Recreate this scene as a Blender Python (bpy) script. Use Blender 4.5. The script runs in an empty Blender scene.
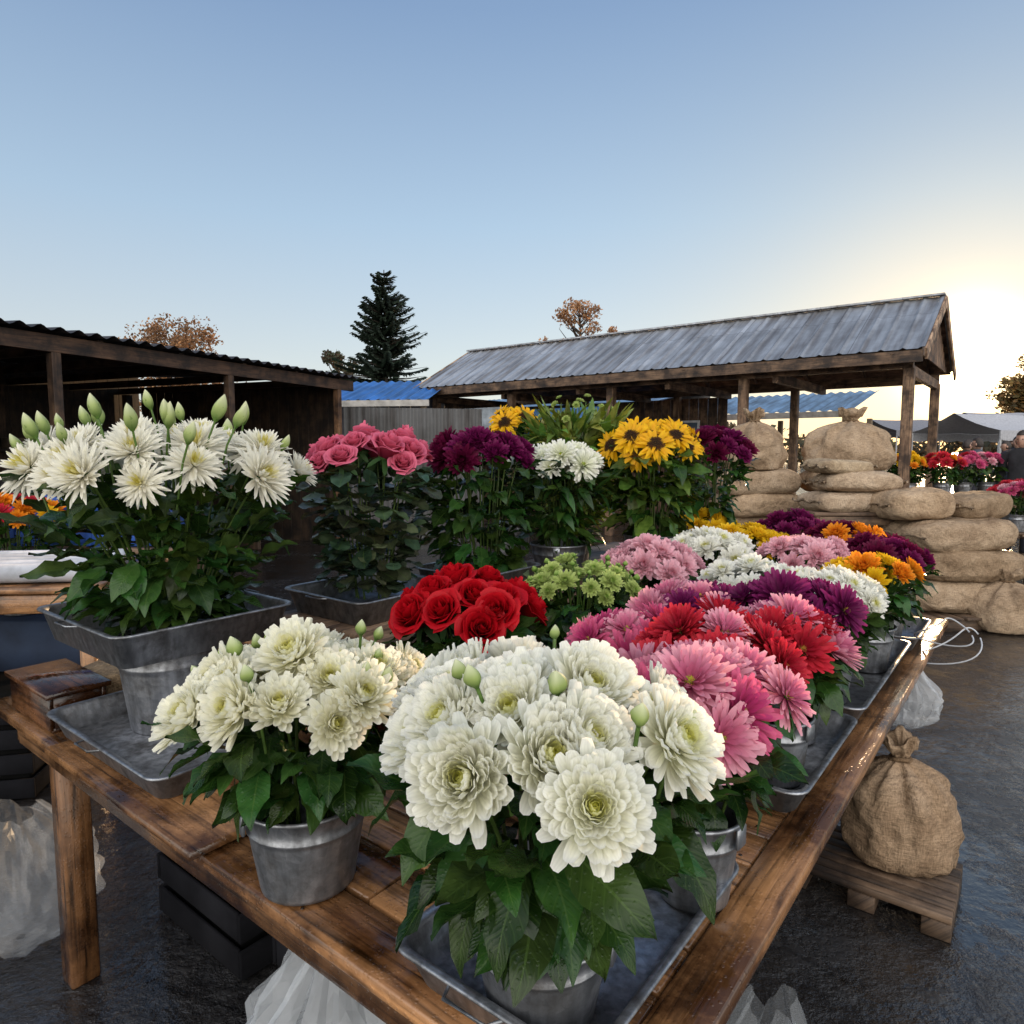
import bpy, bmesh, math, random
import numpy as np
from mathutils import Vector, Matrix, noise
R=random.Random(7)
rad=math.radians
def lerp(a,b,t): return a+(b-a)*t
def lc(a,b,t): return tuple(lerp(x,y,t) for x,y in zip(a,b))
scene=bpy.context.scene
# ------------------------------------------------------------------ mesh builder
class MB:
    def __init__(s): s.v=[];s.f=[];s.c=[];s.u=[];s.m=[];s.n=0
    def add(s,v,f,col=(1,1,1),uv=None,mi=0):
        v=np.asarray(v,float).reshape(-1,3);k=len(v);n=s.n
        s.v.append(v);s.f+=[tuple(i+n for i in q) for q in f];s.m+=[mi]*len(f)
        c=np.asarray(col,float)
        if c.ndim==1:c=np.tile(c,(k,1))
        s.c.append(c);s.u.append(np.zeros((k,2)) if uv is None else np.asarray(uv,float));s.n+=k
    def mesh(s,name,mats,smooth=True):
        me=bpy.data.meshes.new(name)
        me.from_pydata(np.vstack(s.v).tolist(),[],s.f)
        C=np.vstack(s.c);rgba=np.ones((len(C),4),np.float32);rgba[:,:3]=C
        a=me.color_attributes.new('Col','FLOAT_COLOR','POINT');a.data.foreach_set('color',rgba.ravel())
        uvl=me.uv_layers.new(name='UVMap');vi=np.zeros(len(me.loops),np.int32)
        me.loops.foreach_get('vertex_index',vi);U=np.vstack(s.u)
        uvl.data.foreach_set('uv',U[vi].astype(np.float32).ravel())
        for m in mats: me.materials.append(m)
        me.polygons.foreach_set('material_index',s.m)
        me.polygons.foreach_set('use_smooth',[smooth]*len(me.polygons))
        me.update();return me
    def obj(s,name,mats,parent=None,loc=(0,0,0),rot=0,smooth=True):
        return put(name,s.mesh(name,mats,smooth),parent,loc,rot)
def put(name,me,parent=None,loc=(0,0,0),rot=0):
    o=bpy.data.objects.new(name,me);scene.collection.objects.link(o)
    o.location=loc;o.rotation_euler=(0,0,rot)
    if parent:o.parent=parent
    return o
def empty(name,loc=(0,0,0),rot=0):
    o=bpy.data.objects.new(name,None);scene.collection.objects.link(o)
    o.location=loc;o.rotation_euler=(0,0,rot);o.empty_display_size=.1;return o
def boxv(sx,sy,sz,bev):
    bm=bmesh.new();bmesh.ops.create_cube(bm,size=1)
    bmesh.ops.scale(bm,vec=(sx,sy,sz),verts=bm.verts)
    if bev>0: bmesh.ops.bevel(bm,geom=bm.edges[:],offset=min(bev,min(sx,sy,sz)*.3),segments=1,affect='EDGES',profile=.5)
    bm.verts.index_update()
    v=np.array([x.co[:] for x in bm.verts]);f=[[q.index for q in p.verts] for p in bm.faces];bm.free();return v,f
def addbox(mb,c,size,rz=0,bev=.003,col=(1,1,1),mi=0,M=None,jit=0):
    v,f=boxv(*size,bev)
    ax=int(np.argmax(size));o=[i for i in range(3) if i!=ax];r1,r2=R.random()*7,R.random()*7
    uv=np.stack([v[:,ax]+r1,v[:,o[0]]+v[:,o[1]]*.97+r2],1)
    if M is None: M=Matrix.Rotation(rz,3,'Z')
    v=v@np.array(M).T+np.array(c)
    col=np.array(col)*(1+R.uniform(-jit,jit))
    mb.add(v,f,col,uv,mi)
def lathe(mb,prof,n=32,c=(0,0,0),col=(1,1,1),mi=0,fn=None):
    vs=[];uv=[]
    for k,(r,z) in enumerate(prof):
        for i in range(n):
            a=2*math.pi*i/n;rr=r if fn is None else r*fn(a,k/(len(prof)-1))
            vs.append((c[0]+rr*math.cos(a),c[1]+rr*math.sin(a),c[2]+z));uv.append((i/n,z))
    f=[(k*n+i,k*n+(i+1)%n,(k+1)*n+(i+1)%n,(k+1)*n+i) for k in range(len(prof)-1) for i in range(n)]
    mb.add(vs,f,col,uv,mi)
def tube(mb,pts,r,n=6,col=(1,1,1),mi=0,cap=False):
    pts=[Vector(p) for p in pts];rs=r if isinstance(r,(list,tuple)) else [r]*len(pts);vs=[]
    for k,p in enumerate(pts):
        d=(pts[min(k+1,len(pts)-1)]-pts[max(k-1,0)]).normalized()
        u=d.cross(Vector((0.13,.97,.2))).normalized();w=d.cross(u)
        for i in range(n):
            a=2*math.pi*i/n;vs.append(p+(u*math.cos(a)+w*math.sin(a))*rs[k])
    f=[(k*n+i,k*n+(i+1)%n,(k+1)*n+(i+1)%n,(k+1)*n+i) for k in range(len(pts)-1) for i in range(n)]
    if cap: f+=[tuple(range(n)),tuple(range((len(pts)-1)*n,len(pts)*n))]
    mb.add([tuple(v) for v in vs],f,col,None,mi)
# ------------------------------------------------------------------ materials
def newmat(name):
    m=bpy.data.materials.new(name);m.use_nodes=True;nt=m.node_tree
    return m,nt,nt.nodes['Principled BSDF']
def N(nt,t,**k):
    n=nt.nodes.new(t)
    for a,b in k.items():
        if a in n.inputs: n.inputs[a].default_value=b
        else: setattr(n,a,b)
    return n
def ramp(nt,src,stops):
    r=nt.nodes.new('ShaderNodeValToRGB');nt.links.new(src,r.inputs[0]);e=r.color_ramp.elements
    while len(e)<len(stops): e.new(.5)
    for el,(p,c) in zip(e,stops): el.position=p;el.color=(*c,1) if len(c)==3 else c
    return r.outputs[0]
def mul(nt,a,b,f=1,mode='MULTIPLY'):
    m=nt.nodes.new('ShaderNodeMix');m.data_type='RGBA';m.blend_type=mode
    if isinstance(f,(int,float)): m.inputs[0].default_value=f
    else: nt.links.new(f,m.inputs[0])
    for s,i in ((a,6),(b,7)):
        if isinstance(s,tuple): m.inputs[i].default_value=(*s,1)
        else: nt.links.new(s,m.inputs[i])
    return m.outputs[2]
def mth(nt,op,a,b=None,cl=False):
    m=nt.nodes.new('ShaderNodeMath');m.operation=op;m.use_clamp=cl
    for s,i in ((a,0),(b,1)):
        if s is None: continue
        if isinstance(s,(int,float)): m.inputs[i].default_value=s
        else: nt.links.new(s,m.inputs[i])
    return m.outputs[0]
def tex(nt,kind,coord,scale,**k):
    t=nt.nodes.new(kind);t.inputs['Scale'].default_value=scale
    for a,b in k.items():
        if a in t.inputs: t.inputs[a].default_value=b
        else: setattr(t,a,b)
    if coord is not None: nt.links.new(coord,t.inputs['Vector'])
    return t
def bump(nt,b,h,strength=.3,dist=.01,inp='Normal'):
    n=nt.nodes.new('ShaderNodeBump');n.inputs['Strength'].default_value=strength;n.inputs['Distance'].default_value=dist
    nt.links.new(h,n.inputs['Height']);nt.links.new(n.outputs[0],b.inputs[inp]);return n
def coords(nt,k='Object'): 
    return nt.nodes.new('ShaderNodeTexCoord').outputs[k]
def worldpos(nt): return nt.nodes.new('ShaderNodeNewGeometry').outputs['Position']
def mapping(nt,c,scale):
    m=nt.nodes.new('ShaderNodeMapping');m.inputs['Scale'].default_value=scale;nt.links.new(c,m.inputs[0]);return m.outputs[0]
def attr(nt): return N(nt,'ShaderNodeAttribute',attribute_name='Col').outputs['Color']
L_=lambda nt,a,b: nt.links.new(a,b)

def m_petal():
    m,nt,b=newmat('petal');c=attr(nt)
    s=nt.nodes.new('ShaderNodeSeparateXYZ');L_(nt,coords(nt,'UV'),s.inputs[0])
    st=mth(nt,'SINE',mth(nt,'MULTIPLY',s.outputs[0],13))
    c2=mul(nt,c,ramp(nt,mth(nt,'MULTIPLY_ADD',st,.5),[(0,(.93,.93,.93)),(1,(1,1,1))]))
    L_(nt,c2,b.inputs['Base Color']);b.inputs['Roughness'].default_value=.5;b.inputs['Specular IOR Level'].default_value=.25
    t=nt.nodes.new('ShaderNodeBsdfTranslucent');L_(nt,c2,t.inputs[0])
    mx=nt.nodes.new('ShaderNodeMixShader');mx.inputs[0].default_value=.42
    L_(nt,b.outputs[0],mx.inputs[1]);L_(nt,t.outputs[0],mx.inputs[2])
    L_(nt,mx.outputs[0],nt.nodes['Material Output'].inputs[0]);return m
def m_leaf():
    m,nt,b=newmat('leaf');c=attr(nt);uv=coords(nt,'UV')
    s=nt.nodes.new('ShaderNodeSeparateXYZ');L_(nt,uv,s.inputs[0])
    ax=mth(nt,'ABSOLUTE',s.outputs[0])
    mid=mth(nt,'LESS_THAN',ax,.05)
    side=mth(nt,'SINE',mth(nt,'MULTIPLY',mth(nt,'SUBTRACT',s.outputs[1],mth(nt,'MULTIPLY',ax,.22)),46))
    sd=mth(nt,'GREATER_THAN',side,.93)
    vein=mth(nt,'MAXIMUM',mid,mth(nt,'MULTIPLY',sd,.5))
    nz=tex(nt,'ShaderNodeTexNoise',worldpos(nt),35,Detail=2)
    c1=mul(nt,c,ramp(nt,nz.outputs[0],[(.3,(.6,.65,.55)),(.7,(1.3,1.2,1.1))]))
    L_(nt,mul(nt,c1,(.08,.14,.03),mth(nt,'MULTIPLY',vein,.35),'MIX'),b.inputs['Base Color'])
    b.inputs['Roughness'].default_value=.27;b.inputs['Specular IOR Level'].default_value=.3
    v=tex(nt,'ShaderNodeTexVoronoi',worldpos(nt),140)
    dr=ramp(nt,v.outputs['Distance'],[(0,(1,1,1)),(.22,(.55,.55,.55)),(.3,(0,0,0))])
    h=mth(nt,'ADD',mth(nt,'MULTIPLY',dr,.8),mth(nt,'MULTIPLY',mth(nt,'ABSOLUTE',side),.25))
    bump(nt,b,h,.45,.0015)
    t=nt.nodes.new('ShaderNodeBsdfTranslucent');L_(nt,mul(nt,c1,(1.8,2.0,.5)),t.inputs[0])
    mx=nt.nodes.new('ShaderNodeMixShader');mx.inputs[0].default_value=.15
    L_(nt,b.outputs[0],mx.inputs[1]);L_(nt,t.outputs[0],mx.inputs[2])
    L_(nt,mx.outputs[0],nt.nodes['Material Output'].inputs[0]);return m
def m_wood(name,wet=True,tint=(.36,.18,.075)):
    m,nt,b=newmat(name);uv=coords(nt,'UV')
    g=tex(nt,'ShaderNodeTexNoise',mapping(nt,uv,(2.2,42,1)),2,Detail=6,Distortion=.6)
    g2=tex(nt,'ShaderNodeTexNoise',mapping(nt,uv,(1.5,5,1)),2.2,Detail=4)
    dk=tuple(x*.2 for x in tint);lt=tuple(x*1.25 for x in tint)
    c=ramp(nt,g.outputs[0],[(.28,dk),(.5,tint),(.75,lt)])
    c=mul(nt,c,ramp(nt,g2.outputs[0],[(.32,(.3,.25,.22)),(.62,(1.1,1.1,1.1))]))
    c=mul(nt,c,attr(nt))
    st=tex(nt,'ShaderNodeTexNoise',worldpos(nt),4,Detail=7,Roughness=.65)
    c=mul(nt,c,ramp(nt,st.outputs[0],[(.40,(.24,.21,.19)),(.55,(1,1,1)),(.68,(1.2,1.22,1.25))]))
    L_(nt,c,b.inputs['Base Color'])
    if wet:
        L_(nt,ramp(nt,st.outputs[0],[(.42,(.08,.08,.08)),(.62,(.36,.36,.36))]),b.inputs['Roughness'])
        v=tex(nt,'ShaderNodeTexVoronoi',worldpos(nt),95)
        dr=ramp(nt,v.outputs['Distance'],[(0,(1,1,1)),(.2,(.6,.6,.6)),(.3,(0,0,0))])
        h=mth(nt,'ADD',mth(nt,'MULTIPLY',dr,.55),mth(nt,'MULTIPLY',g.outputs[0],.9))
        bump(nt,b,h,.5,.003)
    else:
        b.inputs['Roughness'].default_value=.7;bump(nt,b,g.outputs[0],.4,.003)
    return m
def m_metal(name='galvanised_metal',base=.33,rough=.34):
    m,nt,b=newmat(name);w=worldpos(nt)
    v=tex(nt,'ShaderNodeTexVoronoi',w,70);n=tex(nt,'ShaderNodeTexNoise',w,14,Detail=6,Roughness=.65)
    n2=tex(nt,'ShaderNodeTexNoise',mapping(nt,w,(60,60,4)),1,Detail=3)
    c=ramp(nt,v.outputs['Color'],[(0,(base*.8,base*.84,base*.9)),(1,(base*1.2,base*1.24,base*1.32))])
    c=mul(nt,c,ramp(nt,n.outputs[0],[(.32,(.38,.35,.32)),(.58,(1.05,1.05,1.05))]))
    c=mul(nt,c,ramp(nt,n2.outputs[0],[(.35,(.65,.65,.65)),(.6,(1,1,1))]))
    L_(nt,c,b.inputs['Base Color']);b.inputs['Metallic'].default_value=.85
    L_(nt,ramp(nt,n.outputs[0],[(.3,(rough+.3,)*3),(.65,(rough,)*3)]),b.inputs['Roughness'])
    bump(nt,b,mth(nt,'ADD',n.outputs[0],mth(nt,'MULTIPLY',v.outputs['Distance'],.2)),.4,.004);return m
def m_burlap():
    m,nt,b=newmat('burlap');o=coords(nt,'Object')
    w1=tex(nt,'ShaderNodeTexNoise',mapping(nt,o,(220,220,30)),1,Detail=2);w2=tex(nt,'ShaderNodeTexNoise',mapping(nt,o,(30,30,220)),1,Detail=2)
    w=mth(nt,'ADD',w1.outputs[0],w2.outputs[0])
    n=tex(nt,'ShaderNodeTexNoise',worldpos(nt),4,Detail=8,Roughness=.7)
    c=ramp(nt,n.outputs[0],[(.3,(.19,.125,.078)),(.5,(.34,.245,.16)),(.75,(.46,.35,.245))])
    c=mul(nt,c,ramp(nt,mth(nt,'MULTIPLY',w,.5),[(.35,(.6,.6,.6)),(.62,(1.15,1.15,1.15))]))
    c=mul(nt,c,attr(nt))
    L_(nt,c,b.inputs['Base Color']);b.inputs['Roughness'].default_value=.95;b.inputs['Specular IOR Level'].default_value=.1
    fz=tex(nt,'ShaderNodeTexNoise',worldpos(nt),8,Detail=6,Distortion=.8)
    bump(nt,b,mth(nt,'ADD',mth(nt,'MULTIPLY',w,.06),fz.outputs[0]),.9,.05);return m
def m_vc(name,rough=.8,metal=0,nscale=6,amt=.4,bs=.2,spec=.5):
    m,nt,b=newmat(name);n=tex(nt,'ShaderNodeTexNoise',worldpos(nt),nscale,Detail=5,Roughness=.6)
    c=mul(nt,attr(nt),ramp(nt,n.outputs[0],[(.3,(1-amt,)*3),(.65,(1+amt*.3,)*3)]))
    L_(nt,c,b.inputs['Base Color']);b.inputs['Roughness'].default_value=rough;b.inputs['Metallic'].default_value=metal;b.inputs['Specular IOR Level'].default_value=spec
    if bs>0: bump(nt,b,n.outputs[0],bs,.01)
    return m
def m_foliage():
    m,nt,b=newmat('foliage');c=attr(nt);L_(nt,c,b.inputs['Base Color']);b.inputs['Roughness'].default_value=.7
    t=nt.nodes.new('ShaderNodeBsdfTranslucent');L_(nt,c,t.inputs[0]);mx=nt.nodes.new('ShaderNodeMixShader');mx.inputs[0].default_value=.35
    L_(nt,b.outputs[0],mx.inputs[1]);L_(nt,t.outputs[0],mx.inputs[2]);L_(nt,mx.outputs[0],nt.nodes['Material Output'].inputs[0]);return m
def m_roof(name,col,rough=.45,metal=.5):
    m,nt,b=newmat(name);w=worldpos(nt);uv=coords(nt,'UV')
    n=tex(nt,'ShaderNodeTexNoise',w,1.3,Detail=8,Roughness=.7)
    s=tex(nt,'ShaderNodeTexNoise',mapping(nt,uv,(9,.8,1)),1,Detail=6)
    pn=tex(nt,'ShaderNodeTexBrick',mapping(nt,uv,(1,1,1)),1,**{'Mortar Size':.006,'Brick Width':.9,'Row Height':1.3});pn.offset=.0
    pn.inputs['Color1'].default_value=(.8,.8,.8,1);pn.inputs['Color2'].default_value=(1.12,1.12,1.12,1);pn.inputs['Mortar'].default_value=(.45,.42,.4,1)
    c=mul(nt,col,ramp(nt,n.outputs[0],[(.3,(.6,.58,.56)),(.6,(1.05,1.05,1.05))]))
    c=mul(nt,c,ramp(nt,s.outputs[0],[(.35,(.55,.5,.47)),(.6,(1.1,1.1,1.1))]));c=mul(nt,c,pn.outputs[0])
    L_(nt,c,b.inputs['Base Color']);b.inputs['Roughness'].default_value=rough;b.inputs['Metallic'].default_value=metal
    bump(nt,b,n.outputs[0],.2,.02);return m
def m_ground():
    m,nt,b=newmat('wet_asphalt');w=worldpos(nt)
    f=tex(nt,'ShaderNodeTexNoise',w,60,Detail=5,Roughness=.8);n=tex(nt,'ShaderNodeTexNoise',w,1.6,Detail=7,Roughness=.65)
    md=tex(nt,'ShaderNodeTexNoise',w,11,Detail=5,Roughness=.7)
    pud=ramp(nt,mth(nt,'ADD',mth(nt,'MULTIPLY',n.outputs[0],.6),mth(nt,'MULTIPLY',md.outputs[0],.4)),[(.44,(1,1,1)),(.58,(0,0,0))])
    c=ramp(nt,f.outputs[0],[(.3,(.008,.008,.009)),(.7,(.040,.038,.037))])
    cr=tex(nt,'ShaderNodeTexVoronoi',w,.9,feature='DISTANCE_TO_EDGE')
    c=mul(nt,c,ramp(nt,cr.outputs['Distance'],[(.0,(.3,.3,.3)),(.012,(1,1,1))]))
    c=mul(nt,c,ramp(nt,pud,[(0,(1,1,1)),(1,(.5,.5,.5))]))
    L_(nt,c,b.inputs['Base Color'])
    L_(nt,ramp(nt,pud,[(0,(.30,.30,.30)),(1,(.08,.08,.08))]),b.inputs['Roughness'])
    rp=tex(nt,'ShaderNodeTexNoise',w,26,Detail=2)
    h=mth(nt,'ADD',mth(nt,'MULTIPLY',f.outputs[0],.5),mth(nt,'MULTIPLY',md.outputs[0],1.5))
    h2=mth(nt,'ADD',mth(nt,'MULTIPLY',h,mth(nt,'SUBTRACT',1.1,pud)),mth(nt,'MULTIPLY',rp.outputs[0],.2))
    bump(nt,b,h2,.55,.02)
    L_(nt,ramp(nt,pud,[(0,(.35,.35,.35)),(1,(1,1,1))]),b.inputs['Coat Weight']);b.inputs['Coat Roughness'].default_value=.07
    wv=tex(nt,'ShaderNodeTexNoise',w,14,Detail=4,Roughness=.6)
    bump(nt,b,wv.outputs[0],.35,.02,'Coat Normal');return m
def m_plastic(name='clear_plastic',k=.42,col=(.85,.88,.9)):
    m,nt,b=newmat(name)
    b.inputs['Base Color'].default_value=(*col,1);b.inputs['Roughness'].default_value=.12
    t=nt.nodes.new('ShaderNodeBsdfTransparent');t.inputs[0].default_value=(.95,.96,.97,1)
    tl=nt.nodes.new('ShaderNodeBsdfTranslucent');tl.inputs[0].default_value=(*col,1)
    m2=nt.nodes.new('ShaderNodeMixShader');m2.inputs[0].default_value=.35;L_(nt,b.outputs[0],m2.inputs[1]);L_(nt,tl.outputs[0],m2.inputs[2])
    mx=nt.nodes.new('ShaderNodeMixShader');mx.inputs[0].default_value=k
    L_(nt,t.outputs[0],mx.inputs[1]);L_(nt,m2.outputs[0],mx.inputs[2]);L_(nt,mx.outputs[0],nt.nodes['Material Output'].inputs[0]);return m
PET=m_petal();LEAF=m_leaf();WOOD=m_wood('wet_wood');DWOOD=m_wood('dry_wood',False,(.22,.14,.085));MET=m_metal();BUR=m_burlap()
VC=m_vc('painted');MATTE=m_vc('matte_dark',1,0,6,.4,0,.03);CLOTH=m_vc('cloth',.9,0,20,.25,.3);GR=m_ground();PLA=m_plastic('clear_plastic',.12);FOL=m_foliage()
ROOF=m_roof('grey_metal_roof',(.40,.42,.45));BROOF=m_roof('blue_roof',(.16,.27,.42),.5,.1);DROOF=m_roof('dark_roof',(.045,.04,.04),.6,.2)
# ------------------------------------------------------------------ frames
CX,CY=.106,.664
RX,RY=.616,.788
def T(s,t): return (CX+s*RX-t*RY, CY+s*RY+t*RX)
ROT=math.atan2(RY,RX)
ZT=.75
# ------------------------------------------------------------------ blooms
GA=2.399963
def petalpatch(mb,L,W,e0,curl,cup,az,r0,z0,c0,c1,nl=5,nw=2,tip=.35,wp=.62,twist=0,cp=1.0):
    s=np.linspace(0,1,nl+1);ang=e0+curl*s
    r=r0+np.concatenate([[0],np.cumsum(np.cos((ang[1:]+ang[:-1])/2))])*L/nl
    z=z0+np.concatenate([[0],np.cumsum(np.sin((ang[1:]+ang[:-1])/2))])*L/nl
    pr=np.where(s<wp,.3+.7*np.sin(s/wp*math.pi/2),tip+(1-tip)*np.sqrt(np.clip(1-((s-wp)/(1-wp))**2.2,0,1)))
    w=W*pr;j=np.linspace(-1,1,nw+1)
    Y=w[:,None]*j[None,:]/2
    lift=cup*w[:,None]*(j[None,:]**2)/1.5+twist*Y
    Rr=r[:,None]-np.sin(ang)[:,None]*lift;Z=z[:,None]+np.cos(ang)[:,None]*lift
    ca,sa=math.cos(az),math.sin(az)
    X=Rr*ca-Y*sa;YY=Rr*sa+Y*ca
    v=np.stack([X,YY,Z],-1).reshape(-1,3);m=nw+1
    f=[(a*m+b,a*m+b+1,(a+1)*m+b+1,(a+1)*m+b) for a in range(nl) for b in range(nw)]
    sc=(s**cp)[:,None]
    c=(np.array(c0)[None]*(1-sc)+np.array(c1)[None]*sc)
    c=np.repeat(c,m,0)
    uv=np.stack([np.tile(j,nl+1),np.repeat(s,m)],1)
    mb.add(v,f,c,uv)
def bloom(name,Rr=.07,n=150,ci=(.6,.65,.2),co=(.85,.84,.78),W=.3,e_in=85,e_out=-6,ki=55,ko=28,pL=.7,Lin=.28,fi=.3,tip=.4,cup=.4,wp=.65,disc=None,ep=.75,seed=1,base=.8,nl=5,jit=1,cb_=None,cp=1.0):
    q=random.Random(seed);mb=MB()
    for i in range(n):
        f=(i+.5)/n;az=i*GA+q.uniform(-.2,.2)*jit
        e=rad(lerp(e_in,e_out,f**ep)+q.uniform(-7,7)*jit)
        L=Rr*lerp(Lin,1,f**pL)*(1+q.uniform(-.08,.08)*jit)
        k=rad(lerp(ki,ko,f)+q.uniform(-14,14)*jit)
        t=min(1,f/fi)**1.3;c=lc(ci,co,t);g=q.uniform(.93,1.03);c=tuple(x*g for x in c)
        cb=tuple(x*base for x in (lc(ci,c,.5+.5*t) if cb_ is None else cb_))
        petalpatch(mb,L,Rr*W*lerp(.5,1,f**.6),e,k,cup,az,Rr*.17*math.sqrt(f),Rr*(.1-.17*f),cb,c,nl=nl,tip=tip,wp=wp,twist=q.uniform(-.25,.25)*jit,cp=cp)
    if disc:
        dr,nd,c0,c1,dh=disc
        for i in range(nd):
            f=(i+.5)/nd;az=i*GA;r=Rr*dr*math.sqrt(f);z=Rr*dh*(1-f*f)+Rr*.08
            c=lc(c0,c1,f);a=(math.cos(az),math.sin(az));s=Rr*dr*1.3/math.sqrt(nd)
            x,y=r*a[0],r*a[1]
            v=[(x+s*math.cos(k*2.09),y+s*math.sin(k*2.09),z-s) for k in range(3)]+[(x+a[0]*s*.4*f,y+a[1]*s*.4*f,z+s*1.4)]
            mb.add(v,[(0,1,3),(1,2,3),(2,0,3)],tuple(u*q.uniform(.75,1.15) for u in c))
    lathe(mb,[(Rr*.04,-Rr*.4),(Rr*.13,-Rr*.25),(Rr*.2,-Rr*.08),(Rr*.1,Rr*.02)],8,col=(.06,.13,.03))
    return mb.mesh(name,[PET])
def rose(name,Rr=.05,col=(.5,.01,.02),dark=(.16,.0,.006),seed=3,edge=None):
    q=random.Random(seed);mb=MB();n=24;edge=edge or col
    for i in range(n):
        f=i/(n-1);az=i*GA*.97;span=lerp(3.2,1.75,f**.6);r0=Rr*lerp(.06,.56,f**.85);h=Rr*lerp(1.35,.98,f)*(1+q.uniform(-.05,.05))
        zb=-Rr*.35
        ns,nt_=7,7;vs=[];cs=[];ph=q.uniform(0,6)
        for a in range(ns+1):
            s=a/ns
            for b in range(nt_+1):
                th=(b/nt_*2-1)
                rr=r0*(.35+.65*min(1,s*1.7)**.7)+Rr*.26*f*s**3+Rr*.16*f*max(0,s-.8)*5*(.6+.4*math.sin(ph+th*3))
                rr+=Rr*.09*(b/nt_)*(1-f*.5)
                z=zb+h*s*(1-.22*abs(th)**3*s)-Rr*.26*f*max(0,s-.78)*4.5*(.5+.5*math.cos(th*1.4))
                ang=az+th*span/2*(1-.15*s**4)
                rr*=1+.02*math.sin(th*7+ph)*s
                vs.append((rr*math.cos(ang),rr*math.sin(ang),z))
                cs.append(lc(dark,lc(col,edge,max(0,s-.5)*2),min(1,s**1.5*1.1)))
        m=nt_+1
        mb.add(vs,[(a*m+b,a*m+b+1,(a+1)*m+b+1,(a+1)*m+b) for a in range(ns) for b in range(nt_)],cs,[(0,0)]*len(vs))
    for k in range(5): petalpatch(mb,Rr*.9,Rr*.3,rad(-25),rad(-30),.1,k*1.257,Rr*.1,-Rr*.35,(.04,.1,.03),(.05,.12,.03),tip=.05,wp=.3)
    lathe(mb,[(Rr*.06,-Rr*.7),(Rr*.18,-Rr*.5),(Rr*.3,-Rr*.3),(Rr*.2,-Rr*.2)],8,col=(.05,.11,.03))
    return mb.mesh(name,[PET])
def bud(name,L=.08,r=.016,c0=(.08,.17,.03),c1=(.45,.52,.25),c2=(.75,.76,.6),seed=0):
    mb=MB();n=12
    vs=[];cs=[];K=10
    for k in range(K+1):
        s=k/K;rr=r*(math.sin(min(1,s*1.02)*math.pi)**.7*(1-.45*s)+.05) *1.25
        for i in range(n):
            a=2*math.pi*i/n+s*.9;g=1+.16*math.cos(3*2*math.pi*i/n)
            vs.append((rr*g*math.cos(a),rr*g*math.sin(a),s*L));cs.append(lc(c0,c1,s*2) if s<.5 else lc(c1,c2,(s-.5)*2))
    mb.add(vs,[(k*n+i,k*n+(i+1)%n,(k+1)*n+(i+1)%n,(k+1)*n+i) for k in range(K) for i in range(n)],cs)
    for k in range(5): petalpatch(mb,L*.62,r*1.1,rad(60),rad(35),.3,k*1.257+.3,r*.3,-L*.02,c0,lc(c0,c1,.6),tip=.05,wp=.4)
    return mb.mesh(name,[PET])
WH=(.93,.92,.84);YG=(.70,.68,.05)
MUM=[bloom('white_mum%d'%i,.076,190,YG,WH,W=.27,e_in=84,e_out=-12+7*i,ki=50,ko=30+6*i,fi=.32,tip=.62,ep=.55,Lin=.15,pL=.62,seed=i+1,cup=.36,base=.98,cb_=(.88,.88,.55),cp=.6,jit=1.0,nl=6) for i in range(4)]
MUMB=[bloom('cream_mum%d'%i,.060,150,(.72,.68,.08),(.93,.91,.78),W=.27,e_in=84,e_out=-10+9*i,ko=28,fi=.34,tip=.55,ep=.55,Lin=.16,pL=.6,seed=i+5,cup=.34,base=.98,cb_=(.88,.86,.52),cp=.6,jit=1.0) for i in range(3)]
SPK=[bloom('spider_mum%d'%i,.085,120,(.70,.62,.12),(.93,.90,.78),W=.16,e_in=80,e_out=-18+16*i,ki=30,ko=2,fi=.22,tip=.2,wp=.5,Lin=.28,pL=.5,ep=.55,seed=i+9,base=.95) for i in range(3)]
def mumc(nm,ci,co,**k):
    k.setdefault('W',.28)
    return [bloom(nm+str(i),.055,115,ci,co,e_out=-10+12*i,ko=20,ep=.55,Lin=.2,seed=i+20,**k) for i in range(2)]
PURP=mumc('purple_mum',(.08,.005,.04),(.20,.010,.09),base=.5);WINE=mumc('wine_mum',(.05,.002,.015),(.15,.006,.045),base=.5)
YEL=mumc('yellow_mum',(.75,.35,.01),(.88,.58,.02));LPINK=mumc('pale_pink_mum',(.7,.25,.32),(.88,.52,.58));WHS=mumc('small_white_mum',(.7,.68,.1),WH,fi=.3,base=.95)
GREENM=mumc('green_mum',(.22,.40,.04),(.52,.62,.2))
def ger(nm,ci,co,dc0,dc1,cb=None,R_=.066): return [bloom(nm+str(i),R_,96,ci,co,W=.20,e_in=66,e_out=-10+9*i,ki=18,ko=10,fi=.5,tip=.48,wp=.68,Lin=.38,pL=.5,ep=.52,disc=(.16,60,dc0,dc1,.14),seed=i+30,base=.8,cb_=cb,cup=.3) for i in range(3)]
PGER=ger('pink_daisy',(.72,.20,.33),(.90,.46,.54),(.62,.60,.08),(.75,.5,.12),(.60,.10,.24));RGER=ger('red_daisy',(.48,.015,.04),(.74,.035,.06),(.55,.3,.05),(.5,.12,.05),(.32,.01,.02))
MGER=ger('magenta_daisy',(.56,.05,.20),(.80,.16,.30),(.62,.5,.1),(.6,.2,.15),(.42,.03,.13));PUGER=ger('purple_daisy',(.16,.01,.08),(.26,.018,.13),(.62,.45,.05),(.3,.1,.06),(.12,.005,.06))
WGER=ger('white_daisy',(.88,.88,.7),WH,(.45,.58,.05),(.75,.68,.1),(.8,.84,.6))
SUN=[bloom('sunflower%d'%i,.078,38,(.86,.45,.01),(.92,.56,.01),W=.28,e_in=14,e_out=-2,ki=0,ko=-12,fi=.5,tip=.04,wp=.45,Lin=.9,pL=1,disc=(.48,220,(.04,.02,.008),(.12,.04,.01),.14),seed=i+40) for i in range(2)]
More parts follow.
